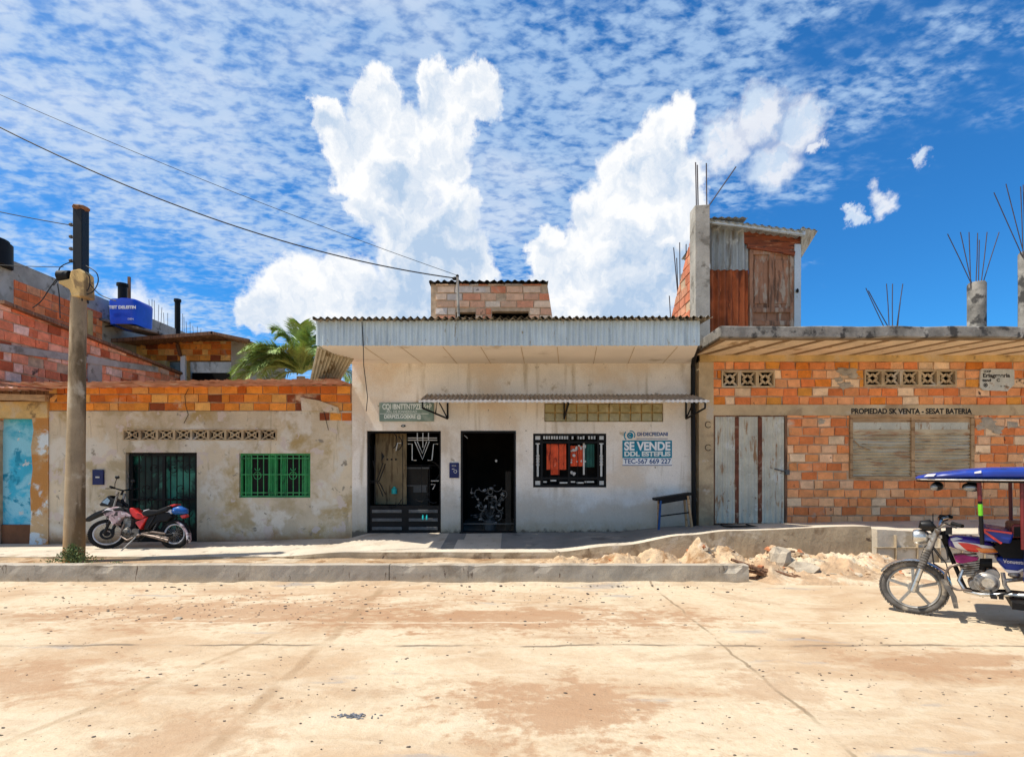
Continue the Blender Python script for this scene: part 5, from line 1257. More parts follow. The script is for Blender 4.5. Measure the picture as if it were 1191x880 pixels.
# --- dirt bike
Yb = 10.12
bx = fx(164, Yb)
root = thing('motorcycle', 'black red and white dirt motorcycle leaning on its stand at the grille door', 'motorcycle', (bx, Yb, walkz(bx, Yb)+.0))
K = 457.0
def B(cx, cy, y=0): return V(((cx-625)/K, y, (712-cy)/K))
def bp(mb, name, mt, parent=None, **kw):
    o = mb.build(name, mt, None, **kw); o.parent = parent or root; return o
def PL(pts, w, y=0): 
    mb = MB(); mb.prism([B(a, b, y-w/2) for a, b in pts], (0, w, 0)); return mb
rf = .272
wheel(root, B(328, 0).x, rf, rf, .062, math.radians(27), 'front_wheel', 32, False, m_rubber2, m_bikewh, True, 1.10)
wheel(root, B(912, 0).x, rf-.004, rf-.004, .078, 0, 'rear_wheel', 32, False, m_rubber2, m_bikewh, False, 1.02)
mb = MB()
for y in (-.09, .09): mb.tube([V((B(328, 0).x, y, rf)), V((B(372, 0).x, y, B(0, 470).z))], [.026, .026], 10)
fk = bp(mb, 'fork', m_blackp, smooth=True)
mb = MB()
for y in (-.09, .09): mb.tube([V((B(372, 0).x, y, B(0, 470).z)), V((B(425, 0).x, y, B(0, 235).z))], .021, 10)
bp(mb, 'fork_tube', m_alloy, fk, smooth=True)
bp(PL([(126, 478), (150, 452), (225, 402), (300, 375), (352, 352), (372, 372), (300, 412), (215, 448), (145, 482)], .15), 'front_fender', m_blackp, bevel=.015)
mk = bp(PL([(262, 335), (290, 300), (335, 258), (352, 252), (365, 275), (420, 300), (470, 330), (470, 352), (400, 350), (340, 352), (275, 348)], .17), 'headlight_cowl', m_blackp, bevel=.02)
mb = MB(); mb.prism([B(a, b, -.095) for a, b in ((290, 315), (335, 275), (360, 300), (345, 335))], (0, .01, 0)); bp(mb, 'lamp_glass', m_lens, mk)
mb = MB()
hb = B(438, 212)
mb.tube([hb+V((0, 0, .0)), hb+V((-.01, -.12, .02)), hb+V((.03, -.34, .05))], .013, 8); mb.tube([hb, hb+V((-.01, .12, .02)), hb+V((.03, .34, .05))], .013, 8)
mb.tube([B(425, 250), hb], .02, 8)
h_ = bp(mb, 'handlebar', m_blackp, smooth=True)
for sg in (-1, 1): mb = MB(); mb.tube([hb+V((.01, sg*.24, .035)), hb+V((.035, sg*.38, .055))], .02, 10); bp(mb, 'grip', m_rubber2, h_)
mb = MB(); mb.tube([hb+V((-.03, -.22, .03)), hb+V((-.06, -.36, .02))], .008, 6); bp(mb, 'lever', m_blackp, h_)
for (y, cxp, dz) in ((-.24, 458, 112), (.24, 440, 130)):
    mb = MB(); e = B(cxp, dz, y); mb.tube([hb+V((0, y*.9, .03)), e+V((-.03, 0, -.10)), e], .007, 6); mb.ball(e+V((.005, 0, .02)), (.045, .02, .035), 2); bp(mb, 'mirror', m_blackp, h_, smooth=True)
bp(PL([(300, 402), (345, 368), (420, 352), (480, 358), (508, 400), (556, 428), (560, 446), (500, 446), (470, 452), (440, 500), (412, 520), (385, 480), (335, 432)], .26), 'tank_shroud', m_bikepink, bevel=.03)
bp(PL([(385, 372), (470, 350), (500, 375), (510, 402), (470, 392), (420, 398)], .275), 'fuel_tank', m_blackp, bevel=.03)
bp(PL([(300, 408), (345, 384), (400, 388), (360, 402), (330, 412)], .272), 'shroud_stripe', m_blackp)
bp(PL([(478, 362), (536, 366), (548, 400), (590, 436), (560, 442), (505, 404)], .2), 'tank_top', m_blackp, bevel=.02)
bp(PL([(534, 372), (548, 360), (566, 368), (600, 400), (660, 425), (690, 432), (655, 458), (600, 462), (562, 436), (540, 402)], .22), 'red_seat', m_redseat, bevel=.03)
bp(PL([(640, 398), (700, 378), (780, 380), (880, 340), (902, 352), (860, 395), (760, 425), (692, 440), (650, 425)], .24), 'seat', m_blackp, bevel=.025)
mb = MB(); mb.ball(B(676, 396, -.02), (.085, .07, .045), 2, .3); bp(mb, 'white_pouch', m_bikewh, smooth=True)
bp(PL([(588, 488), (700, 440), (640, 552)], .21), 'side_panel', m_bikered, bevel=.015)
bp(PL([(690, 440), (800, 400), (880, 400), (900, 440), (860, 480), (780, 480), (700, 560), (660, 540)], .17), 'rear_frame_cover', m_blackp, bevel=.02)
bp(PL([(846, 348), (925, 326), (940, 338), (880, 362), (850, 364)], .16), 'red_tail_top', m_bikered, bevel=.015)
mb = MB(); mb.loft([(B(880, 0).x, B(0, 390).z, .05, .03), (B(905, 0).x, B(0, 388).z, .10, .07), (B(950, 0).x, B(0, 382).z, .11, .085), (B(995, 0).x, B(0, 392).z, .09, .06), (B(1012, 0).x, B(0, 398).z, .04, .03)]); mb_t = bp(mb, 'blue_tail', wmat('blue_tail_plastic', (.012, .10, .36), .2, 9, .4, .05, obj=True, stains=[((.6, .65, .7), 12, .66, .72)]), smooth=True)
bp(PL([(800, 400), (850, 372), (895, 375), (890, 415), (850, 420)], .15), 'tail_bracket', m_bikewh, bevel=.01)
bp(PL([(958, 430), (1010, 416), (1016, 440), (980, 455)], .1), 'tail_lamp', m_bikered, bevel=.01)
mb = MB(); mb.ring(B(912, 0)*1+V((0, 0, -B(0, 0).z*0)), (0, 1, 0), .1, .1) if False else None
mb.prism([B(a, b, -.06) for a, b in ((905, 474), (950, 480), (1000, 515), (1038, 580), (1046, 640), (1030, 672), (1028, 620), (1015, 572), (980, 525), (940, 495))], (0, .12, 0)); bp(mb, 'rear_mudguard', m_bikepink, bevel=.01)
# engine
mb = MB(); mb.tube([B(518, 572, -.10), B(518, 572, .10)], .10, 22); mb.tube([B(592, 575, -.09), B(592, 575, .09)], .075, 20); mb.tube([B(518, 572, -.125), B(518, 572, -.10)], [.05, .08], 20); mb.box(B(480, 0).x, B(625, 0).x, -.08, .08, B(0, 620).z, B(0, 545).z)
en = bp(mb, 'engine', m_engine, smooth=True, bevel=.006)
mb = MB()
for i in range(8):
    z = B(0, 535-i*11).z; mb.box(B(478+i, 0).x, B(545+i, 0).x, -.075, .075, z-.006, z+.006)
mb.box(B(490, 0).x, B(535, 0).x, -.05, .05, B(0, 540).z, B(0, 452).z); bp(mb, 'cylinder_fins', m_alloy, en)
mb = MB()
mb.tube([B(430, 300), B(440, 420), B(455, 560), B(490, 640), B(600, 650), B(660, 600)], .022, 8); mb.tube([B(430, 290), B(560, 430), B(690, 450), B(880, 380)], .02, 8)
for y in (-.07, .07): mb.tube([B(650, 590, y), B(780, 600, y), B(912, 592, y)], .022, 8)
mb.tube([B(690, 450), B(650, 590)], .02, 8); mb.tube([B(760, 430, -.09), B(700, 540, -.09)], .014, 8)
bp(mb, 'frame', m_blackp, smooth=True)
mb = MB(); mb.tube([B(500, 500, -.1), B(470, 600, -.11), B(540, 640, -.12), B(660, 590, -.13), B(780, 612, -.14), B(900, 645, -.14)], [.018, .018, .018, .02, .03, .035], 10); mb.tube([B(660, 585, -.13), B(760, 570, -.14), B(870, 585, -.14)], [.014, .02, .02], 8); mb.tube([B(670, 595, -.14), B(800, 600, -.15), B(905, 620, -.15)], .009, 6)
bp(mb, 'exhaust', m_exh, smooth=True)
mb = MB(); mb.tube([B(632, 590, -.1), B(590, 660, -.2), B(542, 742, -.32)], [.014, .012, .011], 8); mb.tube([B(535, 742, -.34), B(560, 742, -.3)], .012, 6); mb.ball(B(628, 596, -.11), .03, 1); bp(mb, 'kickstand', m_alloy)
mb = MB(); mb.tube([B(430, 330, -.05), B(400, 430, -.09), B(420, 520, -.09), B(500, 540, -.05)], .006, 6); mb.tube([B(438, 225, -.1), B(395, 300, -.1), B(345, 420, -.1), B(345, 560, -.1)], .006, 6); bp(mb, 'cables', m_cable)
mb = MB(); mb.tube([B(640, 640, -.14), B(690, 640, -.2)], .012, 6); mb.box(B(650, 0).x, B(675, 0).x, -.26, -.14, B(0, 648).z, B(0, 635).z); bp(mb, 'footpeg', m_blackp)
mb = MB(); mb.tube([B(790, 470, -.05), B(745, 560, -.05)], .03, 10); 
for i in range(7): mb.ring(B(790-i*6.5, 470+i*13, -.05), B(790, 470)-B(745, 560), .035, .006, 14, 5)
bp(mb, 'rear_shock', m_blackp)
root.rotation_euler = (math.radians(-5), 0, 0)

# --- three-wheeled mototaxi
Ym = 5.9; K2 = 440.0
mx = fx(1000+262/4.19, Ym)
root = thing('mototaxi', 'blue three wheeled mototaxi with canopy parked on the road at right', 'mototaxi', (mx, Ym, 0))
TH = math.radians(38); CT, ST = math.cos(TH), math.sin(TH)
def B(cx, cy, y=0):
    yr_ = y if abs(y) > .2 else 0
    u = (1000+cx/4.19-CX)/S; x = (u*(Ym+yr_*CT)-mx-yr_*ST)/(CT+u*ST); Yd = Ym-x*ST+yr_*CT
    return V((x, y, CH+(HY-520-cy/4.19)/S*Yd))
root.rotation_euler = (0, 0, -TH)
rf = .290
wheel(root, 0, rf, rf, .062, 0, 'front_wheel', 0, True, m_rubber, m_greywheel, False, 1.06)
mb = MB()
def arc(r, a0, a1, w, n=22, cx=0, cz=rf, sx=1.06):
    A = []
    for i in range(n+1):
        a = math.radians(lerp(a0, a1, i/n)); ct, s_ = math.cos(a)*sx, math.sin(a); x = cx+r*ct*math.cos(0.0); y0 = -(r*ct)*math.sin(0.0)
        row = []
        for k_ in range(7):
            t_ = -1+2*k_/6; rr = (r-.018*t_*t_)/r
            row.append(mb.bm.verts.new((cx+r*rr*ct*math.cos(0.0)+t_*w*math.sin(0.0), y0+t_*w*math.cos(0.0), cz+r*rr*s_)))
        A.append(row)
    for P_, Q in zip(A, A[1:]):
        for k_ in range(6): mb.face([P_[k_], P_[k_+1], Q[k_+1], Q[k_]])
arc(rf+.032, 152, -8, .062)
fe = bp(mb, 'front_fender', m_chrome, smooth=True)
mb = MB(); e0 = B(408, 640, -.13); mb.prism([e0+V((-.02, -.06, 0)), e0+V((.02, -.05, .02)), B(470, 720, -.20), B(478, 765, -.20), B(455, 765, -.2), B(440, 710, -.2)], (0, .11, 0)); bp(mb, 'mud_flap', m_rubber, fe)
mb = MB()
for y in (-.10, .085): mb.tube([B(258, 690, y), B(300, 580, y*.95)], [.030, .028], 12)
fk = bp(mb, 'fork', m_chrome, smooth=True)
mb = MB()
for y in (-.09, .08):
    pts = [B(lerp(298, 335, i/16), lerp(585, 488, i/16), y) for i in range(17)]; mb.tube(pts, [.038 if i % 2 else .032 for i in range(17)], 12)
bp(mb, 'fork_gaiter', m_rubber, fk)
mb = MB()
for y in (-.09, .08): mb.tube([B(333, 495, y), B(382, 395, y)], .030, 12)
mb.box(B(335, 0).x, B(400, 0).x, -.11, .1, B(0, 415).z, B(0, 400).z); bp(mb, 'fork_crown', m_alloy, fk, smooth=True)
mb = MB(); mb.tube([B(338, 432, -.02), B(320, 433, -.02), B(290, 434, -.02), B(268, 434, -.02), B(262, 434, -.02)], [.045, .075, .082, .08, .072], 22); hl = bp(mb, 'headlight', m_chrome, smooth=True)
mb = MB(); mb.tube([B(263, 434, -.02), B(256, 434, -.02)], [.07, .04], 20); bp(mb, 'lens', m_lens, hl, smooth=True)
mb = MB(); mb.tube([B(300, 395, -.05), B(308, 380, -.05), B(350, 378, -.05), B(362, 372, -.05)], [.03, .06, .065, .05], 18); bp(mb, 'speedometer', m_blackp, smooth=True)
mb = MB(); mb.tube([B(430, 340, .34), B(400, 348, .3), B(385, 380, .12), B(380, 398, 0), B(388, 385, -.14), B(425, 368, -.30), B(480, 375, -.38)], .013, 10); mb.tube([B(345, 410), B(382, 395)], .02, 8); h_ = bp(mb, 'handlebar', m_chrome, smooth=True)
mb = MB(); mb.tube([B(450, 370, -.33), B(500, 384, -.42)], .019, 10); bp(mb, 'grip', m_rubber2, h_)
mb = MB(); mb.tube([B(392, 335, .33), B(448, 340, .42)], .019, 10); bp(mb, 'grip', m_rubber2, h_)
mb = MB(); mb.tube([B(430, 352, -.28), B(400, 362, -.3), B(470, 392, -.4)], .008, 6); mb.box(B(415, 0).x, B(445, 0).x, -.34, -.28, B(0, 385).z, B(0, 355).z); mb.tube([B(385, 340, .3), B(440, 330, .4)], .009, 6); mb.box(B(388, 0).x, B(408, 0).x, .25, .32, B(0, 358).z, B(0, 335).z); mb.tube([B(357, 375, 0), B(357, 322, 0)], .005, 5); bp(mb, 'levers', m_blackp, h_)
mb = MB(); mb.tube([B(380, 405, -.08), B(352, 500, -.1), B(360, 560, -.09), B(430, 605, -.05)], .007, 6); mb.tube([B(345, 470, -.1), B(400, 545, -.1), B(430, 540, -.08), B(420, 480, -.07)], .007, 6); mb.tube([B(360, 480, -.1), B(420, 560, -.1), B(440, 640, -.08)], .006, 6); bp(mb, 'cables', m_cable)
# frame
mb = MB(); mb.tube([B(390, 410), B(440, 520), B(500, 660), B(520, 690), B(620, 700), B(720, 700)], .02, 10); mb.tube([B(395, 420), B(520, 500), B(690, 520), B(850, 540)], .02, 10); mb.tube([B(400, 410), B(430, 470)], .04, 10)
bp(mb, 'frame', m_black, smooth=True)
# bearing: tank as rounded body
mb = MB(); ax = lambda a, y=0: B(a, 0, y).x; az = lambda b, a=600, y=0: B(a, b, y).z
st_ = [(428, 458, .03, 10), (436, 458, .075, 26), (460, 458, .11, 34), (500, 463, .13, 38), (550, 470, .135, 40), (600, 478, .13, 38), (650, 490, .11, 27), (685, 500, .07, 15), (694, 503, .03, 6)]
mb.loft([(ax(a), az(b, a), hy, hz/K2*.95) for a, b, hy, hz in st_], 24, 2.7); tk = bp(mb, 'fuel_tank', m_bikepurp, smooth=True)
def tanky(x, z):   # outer side of tank at x,z
    xs_ = [(ax(a), az(b, a), hy, hz/K2*.95) for a, b, hy, hz in st_]
    for A, Bb in zip(xs_, xs_[1:]):
        if A[0] <= x <= Bb[0]:
            t_ = (x-A[0])/(Bb[0]-A[0]); zc, hy, hz = [lerp(A[i], Bb[i], t_) for i in (1, 2, 3)]
            q = min(.99, abs(z-zc)/hz); return -hy*(1-q**2.7)**(1/2.7)
    return -.05
def decal(poly, mt, name, off):
    """flat-shaded patch wrapped on the tank side"""
    mb = MB(); P2 = [(ax(a), az(b, a)) for a, b in poly]; n = len(P2)//2
    up, lo = P2[:n], P2[n:][::-1]
    M_ = 10
    def samp(L, t_):
        f = t_*(len(L)-1); i = min(int(f), len(L)-2); return (lerp(L[i][0], L[i+1][0], f-i), lerp(L[i][1], L[i+1][1], f-i))
    rows = []
    for i in range(25):
        u_, l_ = samp(up, i/24), samp(lo, i/24); row = []
        for j in range(M_+1):
            x = lerp(u_[0], l_[0], j/M_); z = lerp(u_[1], l_[1], j/M_); row.append(mb.bm.verts.new((x, tanky(x, z)-off, z)))
        rows.append(row)
    for A, Bb in zip(rows, rows[1:]):
        for j in range(M_): mb.face([A[j], Bb[j], Bb[j+1], A[j+1]])
    bp(mb, name, mt, tk, smooth=True)
decal([(448, 452), (480, 452), (560, 462), (640, 476), (686, 492), (688, 507), (620, 508), (540, 508), (490, 500), (462, 480)], m_bikewh, 'white_stripe', .004)
decal([(474, 457), (520, 459), (560, 468), (590, 482), (560, 480), (578, 503), (560, 504), (525, 500), (505, 485), (480, 462)], m_bikered, 'red_stripe', .007)
decal([(560, 482), (610, 484), (660, 488), (684, 498), (684, 505), (640, 507), (600, 508), (584, 504)], m_bikeor, 'orange_stripe', .0085)
decal([(440, 440), (470, 432), (500, 440), (470, 446), (455, 450), (446, 452)], m_bikewh, 'top_stripe', .004)
mb = MB(); mb.tube([B(530, 432), B(530, 426)], .03, 14); bp(mb, 'fuel_cap', m_chrome, tk)
mb = MB(); mb.prism([B(a, b, -.10) for a, b in ((455, 522), (500, 518), (580, 530), (570, 545), (500, 560), (470, 558))], (0, .2, 0)); bp(mb, 'tank_skirt', wmat('magenta_plastic', (.30, .02, .12), .3, 9, .4, 0, obj=True), bevel=.012)
# engine
mb = MB()
mb.tube([B(612, 648, -.14), B(612, 648, .14)], .105, 26); mb.tube([B(612, 648, -.165), B(612, 648, -.14)], [.07, .095], 24); mb.tube([B(640, 612, -.13), B(640, 612, .12)], .06, 20); mb.box(ax(560), ax(660), -.11, .11, az(685), az(600)); mb.tube([B(560, 660, -.12), B(560, 660, .1)], .055, 18)
en = bp(mb, 'engine', m_alloy, smooth=True, bevel=.006)
mb = MB(); mb.tube([B(618, 648, -.17), B(618, 648, -.163)], .05, 20); bp(mb, 'clutch_cover', m_chrome, en, smooth=True)
mb = MB()
for i in range(9):
    c = V((ax(548-i*3.5), 0, az(615-i*10.5))); M = Matrix.Translation(c) @ Matrix.Rotation(math.radians(-14), 4, 'Y'); mb.box(-.085, .085, -.09, .09, -.006, .006, M=M)
M = Matrix.Translation(B(535, 572)) @ Matrix.Rotation(math.radians(-14), 4, 'Y'); mb.box(-.055, .055, -.06, .06, -.11, .11, M=M)
bp(mb, 'cylinder_fins', m_alloy, en)
mb = MB(); mb.tube([B(585, 560, -.07), B(640, 560, -.07)], .05, 14); mb.tube([B(600, 540, -.08), B(595, 590, -.08)], .03, 12); bp(mb, 'carburettor', m_black, en)
mb = MB()
for i in range(6): mb.tube([B(598+i*8, 535, -.1), B(598+i*8, 570, -.1)], .006, 5)
bp(mb, 'oil_lines', m_black, en)
# crash guard loop and exhaust
mb = MB(); pts = []
for i in range(17):
    a = math.radians(90+i*200/16); pts.append(V((ax(478)+.105*math.cos(a), -.16, az(632)+.13*math.sin(a))))
mb.tube([B(500, 575, -.1)]+pts+[B(540, 688, -.14)], .013, 8); bp(mb, 'crash_guard', m_exh, smooth=True)
mb = MB(); mb.tube([B(500, 590, -.08), B(480, 640, -.1), B(510, 690, -.12), B(580, 705, -.13), B(700, 705, -.14), B(830, 712, -.15), B(1000, 700, -.16)], [.016, .016, .017, .018, .022, .03, .035], 10); bp(mb, 'exhaust', m_chrome, smooth=True)
mb = MB(); mb.tube([B(640, 700, -.28), B(640, 700, .28)], .011, 8); mb.box(ax(625), ax(655), -.32, -.2, az(705), az(695)); mb.tube([B(660, 702, -.2), B(720, 690, -.2), B(735, 680, -.2)], .01, 6); mb.box(ax(668), ax(690), -.22, -.18, az(712), az(690)); bp(mb, 'foot_controls', m_rubber2)
# side cover
mb = MB(); mb.prism([B(a, b, -.14) for a, b in ((652, 530), (700, 525), (800, 528), (900, 535), (880, 560), (800, 590), (760, 604), (712, 604), (690, 580))], (0, .28, 0)); sc = bp(mb, 'side_cover', m_bikeblue, bevel=.03)
mb = MB(); mb.prism([B(a, b, -.155) for a, b in ((664, 548), (700, 583), (760, 590), (800, 572), (800, 582), (760, 600), (712, 600), (690, 580))], (0, .01, 0)); bp(mb, 'stripe', m_bikewh, sc)
o = text('Vonuestrar', .05, 0, 0, 0, m_bikewh, None, width=.19, bold=.001); o.parent = root; o.location = B(752, 549, -.157)
# driver seat and cab
mb = MB(); mb.prism([B(a, b, -.15) for a, b in ((640, 470), (690, 488), (760, 492), (860, 480), (900, 500), (880, 530), (700, 528), (690, 510))], (0, .3, 0)); bp(mb, 'driver_seat', m_black, bevel=.03)
def BP(pts, y0, w): return [B(a, b, y0) for a, b in pts]
mb = MB(); y0 = -.30
mb.prism(BP(((598, 455), (598, 402), (625, 394), (740, 412), (752, 425), (735, 470), (690, 465)), y0, 1), (0, .60, 0))
cb = bp(mb, 'cab_front', m_bikeblue, bevel=.015)
mb = MB(); mb.bar(B(598, 404, y0-.004), B(690, 468, y0-.004), .01, .02); mb.bar(B(600, 396, y0-.006), B(600, 452, y0-.006), .012, .02); mb.bar(B(604, 400, y0-.008), B(742, 418, y0-.008), .012, .018); bp(mb, 'trim', m_bikered, cb)
mb = MB(); mb.prism(BP(((738, 440), (738, 384), (752, 374), (900, 376), (900, 440)), -.28, 1), (0, .56, 0)); st_d = bp(mb, 'seat_back', m_dred, bevel=.015)
mb = MB(); mb.prism(BP(((752, 436), (752, 388), (790, 386), (790, 436)), -.285, 1), (0, .004, 0)); mb.prism(BP(((640, 474), (700, 440), (900, 436), (900, 530), (690, 528)), -.2, 1), (0, .4, 0)); bp(mb, 'driver_seat_pad', m_black, bevel=.01)
y0 = -.50; xq = B(822, 0, y0).x
mb = MB(); mb.prism([(xq, y0, .50), (xq, y0, .84), (xq+1.15, y0, .84), (xq+1.22, y0, .55), (xq+1.2, y0, .30), (xq+.12, y0, .30)], (0, -2*y0, 0)); bp(mb, 'cab_body', m_bikeblue, bevel=.02)
mb = MB(); mb.box(xq+.01, xq+.5, y0+.02, -y0-.02, .84, .95); bp(mb, 'passenger_seat', m_dred, bevel=.02)
mb = MB(); mb.box(xq+.85, xq+.97, y0+.02, -y0-.02, .84, 1.30); bp(mb, 'backrest', m_dred, bevel=.02)
mb = MB(); mb.prism([(xq-.1, -.38, .25), (xq-.1, -.38, .31), (xq+1.15, -.38, .31), (xq+1.15, -.38, .25)], (0, .76, 0)); bp(mb, 'chassis', m_black)
for y in (-.53, .53):
    w_ = wheel(root, xq+.75, .23, .23, .07, 0, 'rear_wheel', 0, True, m_rubber, m_greywheel); w_.location.y = y
# chain / linkage visible under cover
mb = MB(); mb.tube([B(690, 600, -.13), B(700, 660, -.13), B(720, 690, -.13)], .018, 8); mb.tube([B(700, 640, -.12), B(800, 630, -.12), B(950, 640, -.12)], .02, 8); mb.ball(B(745, 612, -.12), (.05, .03, .03), 2); bp(mb, 'linkage', m_alloy, smooth=True)
# posts
zc_ = 1.50
for y in (-.46, .46):
    xp0, xp1 = B(597, 0, y).x, B(580, 0, y).x
    bt, tp = V((xp0, y, .86)), V((xp1, y, zc_+.02)); at_ = lambda t_: bt.lerp(tp, t_)
    mb = MB(); mb.tube([bt, tp], .017, 10); po = bp(mb, 'roof_post', m_black, smooth=True)
    mb = MB(); mb.tube([at_(.43), at_(.60)], .0185, 10); bp(mb, 'lime_tape', m_brightgreen, po)
    mb = MB(); mb.tube([at_(.64), at_(.95)], .0185, 10); bp(mb, 'red_tape', m_dred, po)
for xr in (B(797, 0, -.46).x, xp0+1.25):
    for y in (-.46, .46):
        mb = MB(); mb.tube([(xr, y, .84), (xr-.01, y, zc_+.02)], .017, 10); bp(mb, 'roof_post', m_dred, smooth=True)
# roof canopy: shallow moulded shell, tapering forward
xc0 = B(296, 0, 0).x-.04
mb = MB(); st2 = [(0, .0, .34, .012), (.02, .004, .42, .022), (.12, .018, .48, .032), (.25, .034, .52, .040), (.42, .046, .535, .055), (.6, .052, .54, .064), (1.0, .054, .54, .068), (1.5, .054, .54, .068), (1.8, .046, .53, .056), (1.86, .036, .50, .036)]
mb.loft([(xc0+a, zc_+b, hy, hz) for a, b, hy, hz in st2], 28, 3.2); rfo = bp(mb, 'canopy', m_bikeblue, smooth=True)
mb = MB(); mb.prism([(xc0+.01, -.38, zc_-.012), (xc0+.4, -.51, zc_-.014), (xc0+1.82, -.51, zc_-.014), (xc0+1.82, .51, zc_-.014), (xc0+.4, .51, zc_-.014), (xc0+.01, .38, zc_-.012)], (0, 0, -.02)); bp(mb, 'canopy_lining', m_black, rfo)
mb = MB(); mb.tube([(xc0+.02, -.41, zc_-.008), (xc0+.2, -.5, zc_-.008), (xc0+.5, -.535, zc_-.008), (xc0+1.82, -.535, zc_-.008)], .008, 8); bp(mb, 'canopy_trim', m_chrome, rfo, smooth=True)
mb = MB(); mb.prism([(xc0+.07, -.475, zc_+.02), (xc0+.10, -.475, zc_+.045), (xc0+.17, -.49, zc_+.05), (xc0+.15, -.49, zc_+.025)], (0, -.012, 0)); mb.prism([(xc0+.46, -.535, zc_+.07), (xc0+.51, -.54, zc_+.085), (xc0+.51, -.54, zc_+.06), (xc0+.46, -.535, zc_+.055)], (0, -.01, 0)); bp(mb, 'sticker', m_bikewh, rfo)
for (cx_, y) in ((372, -.30), (540, -.40)):
    mb = MB(); c = B(cx_, 172, y); c.z = zc_-.075; L = .04 if cx_ < 400 else .06
    mb.tube([c+V((0, 0, .05)), c+V((0, 0, .02))], .01, 6)
    mb.ball(c+V((.01, 0, -.005)), (L*1.3, .06, .048), 3); l_ = bp(mb, 'canopy_lamp', m_blackp, smooth=True)
    mb = MB(); mb.ball(c+V((-.012 if cx_ < 400 else 0, -.025, -.012)), (L, .042, .035), 3); bp(mb, 'lens', m_lens, l_, smooth=True)

# ------------------------------------------------------------------ sun, sky, camera
sdir = V((-.46, -.08, .88)).normalized()    # towards the sun
sun = bpy.data.lights.new('sun', 'SUN'); sun.energy = 4.2; sun.angle = math.radians(.53); sun.color = (1, .95, .86)
so = bpy.data.objects.new('sun', sun); C.objects.link(so); so.rotation_euler = sdir.to_track_quat('Z', 'Y').to_euler(); so.location = (0, 0, 30)
el = math.asin(sdir.z); az_ = math.atan2(sdir.x, sdir.y)
w = bpy.data.worlds.new('World'); bpy.context.scene.world = w; w.use_nodes = True; nt = w.node_tree; nt.nodes.clear(); k = NT(nt)
tc = k.n('ShaderNodeTexCoord').outputs['Generated']
sky = k.n('ShaderNodeTexSky', sky_type='NISHITA', sun_disc=False, sun_elevation=el, sun_rotation=az_, altitude=200, air_density=1.0, dust_density=.3, ozone_density=3.0)
hs = k.mix(1.0, sky.outputs[0], (.22, .80, 1.26), 'MULTIPLY')
d = k.vm('NORMALIZE', tc); dx, dy, dz = k.sep(d)[0:3]
azm = k.m('ARCTAN2', dx, dy); elv = k.m('ARCSINE', dz)
q = k.n('ShaderNodeCombineXYZ', {0: azm, 1: elv, 2: 0.0}).outputs[0]
def AE(px, py):
    u, v = (px-CX)/S, (HY-py)/S; return (math.atan2(u, 1), math.asin(v/math.sqrt(1+u*u+v*v)), 1/(1+u*u+v*v*.6)**.5/math.sqrt(1+u*u+v*v)**.6)
# high mackerel cloud on a flat layer
den = k.m('ADD', k.m('MAXIMUM', dz, 0.0), .12)
lay = k.n('ShaderNodeCombineXYZ', {0: k.m('DIVIDE', dx, den), 1: k.m('DIVIDE', dy, den), 2: 0.0}).outputs[0]
lrot = k.n('ShaderNodeMapping', {'Vector': lay, 'Rotation': (0, 0, math.radians(-28)), 'Scale': (1.0, 1.5, 1)}).outputs[0]
c1 = k.noise(lrot, 21, 3, .5, .25); c2 = k.noise(lrot, 3.2, 6, .6, .4); c3 = k.noise(k.scalev(lay, (1, 1, 1), (4, 2, 0)), .9, 4, .55)
c0 = k.noise(lrot, 46, 3, .6, .2)
cell = k.m('ADD', k.m('MULTIPLY', c1, .72), k.m('MULTIPLY', c0, .28))
cov = k.m('MULTIPLY', k.m('SUBTRACT', k.m('SUBTRACT', elv, .20), k.m('MULTIPLY', azm, .42)), 1.6)
cov = k.m('MINIMUM', cov, .42)
cov = k.m('ADD', cov, k.m('ADD', k.m('MULTIPLY', k.m('SUBTRACT', c2, .5), .9), k.m('MULTIPLY', k.m('SUBTRACT', c3, .5), 1.5)))
covm = k.mr(cov, -.12, .50)
rip = k.mr(k.m('ADD', cell, k.m('MULTIPLY', k.m('SUBTRACT', covm, .5), .14)), .37, .66)
mack = k.m('MULTIPLY', rip, k.mr(covm, .04, .6, 0, .78))
veil = k.m('MULTIPLY', k.mr(k.m('SUBTRACT', cov, k.m('MULTIPLY', azm, .35)), .25, .95), .55)
hi_f = k.m('SUBTRACT', 1.0, k.m('MULTIPLY', k.m('SUBTRACT', 1.0, mack), k.m('SUBTRACT', 1.0, veil)))
hi_f = k.m('MULTIPLY', hi_f, k.mr(elv, .02, .2, .4, 1))
SKYK = .095
skyc = k.mix(hi_f, hs, k.mix(k.mr(veil, .0, .5), (3.5, 4.9, 6.8), (5.2, 6.0, 7.1)))
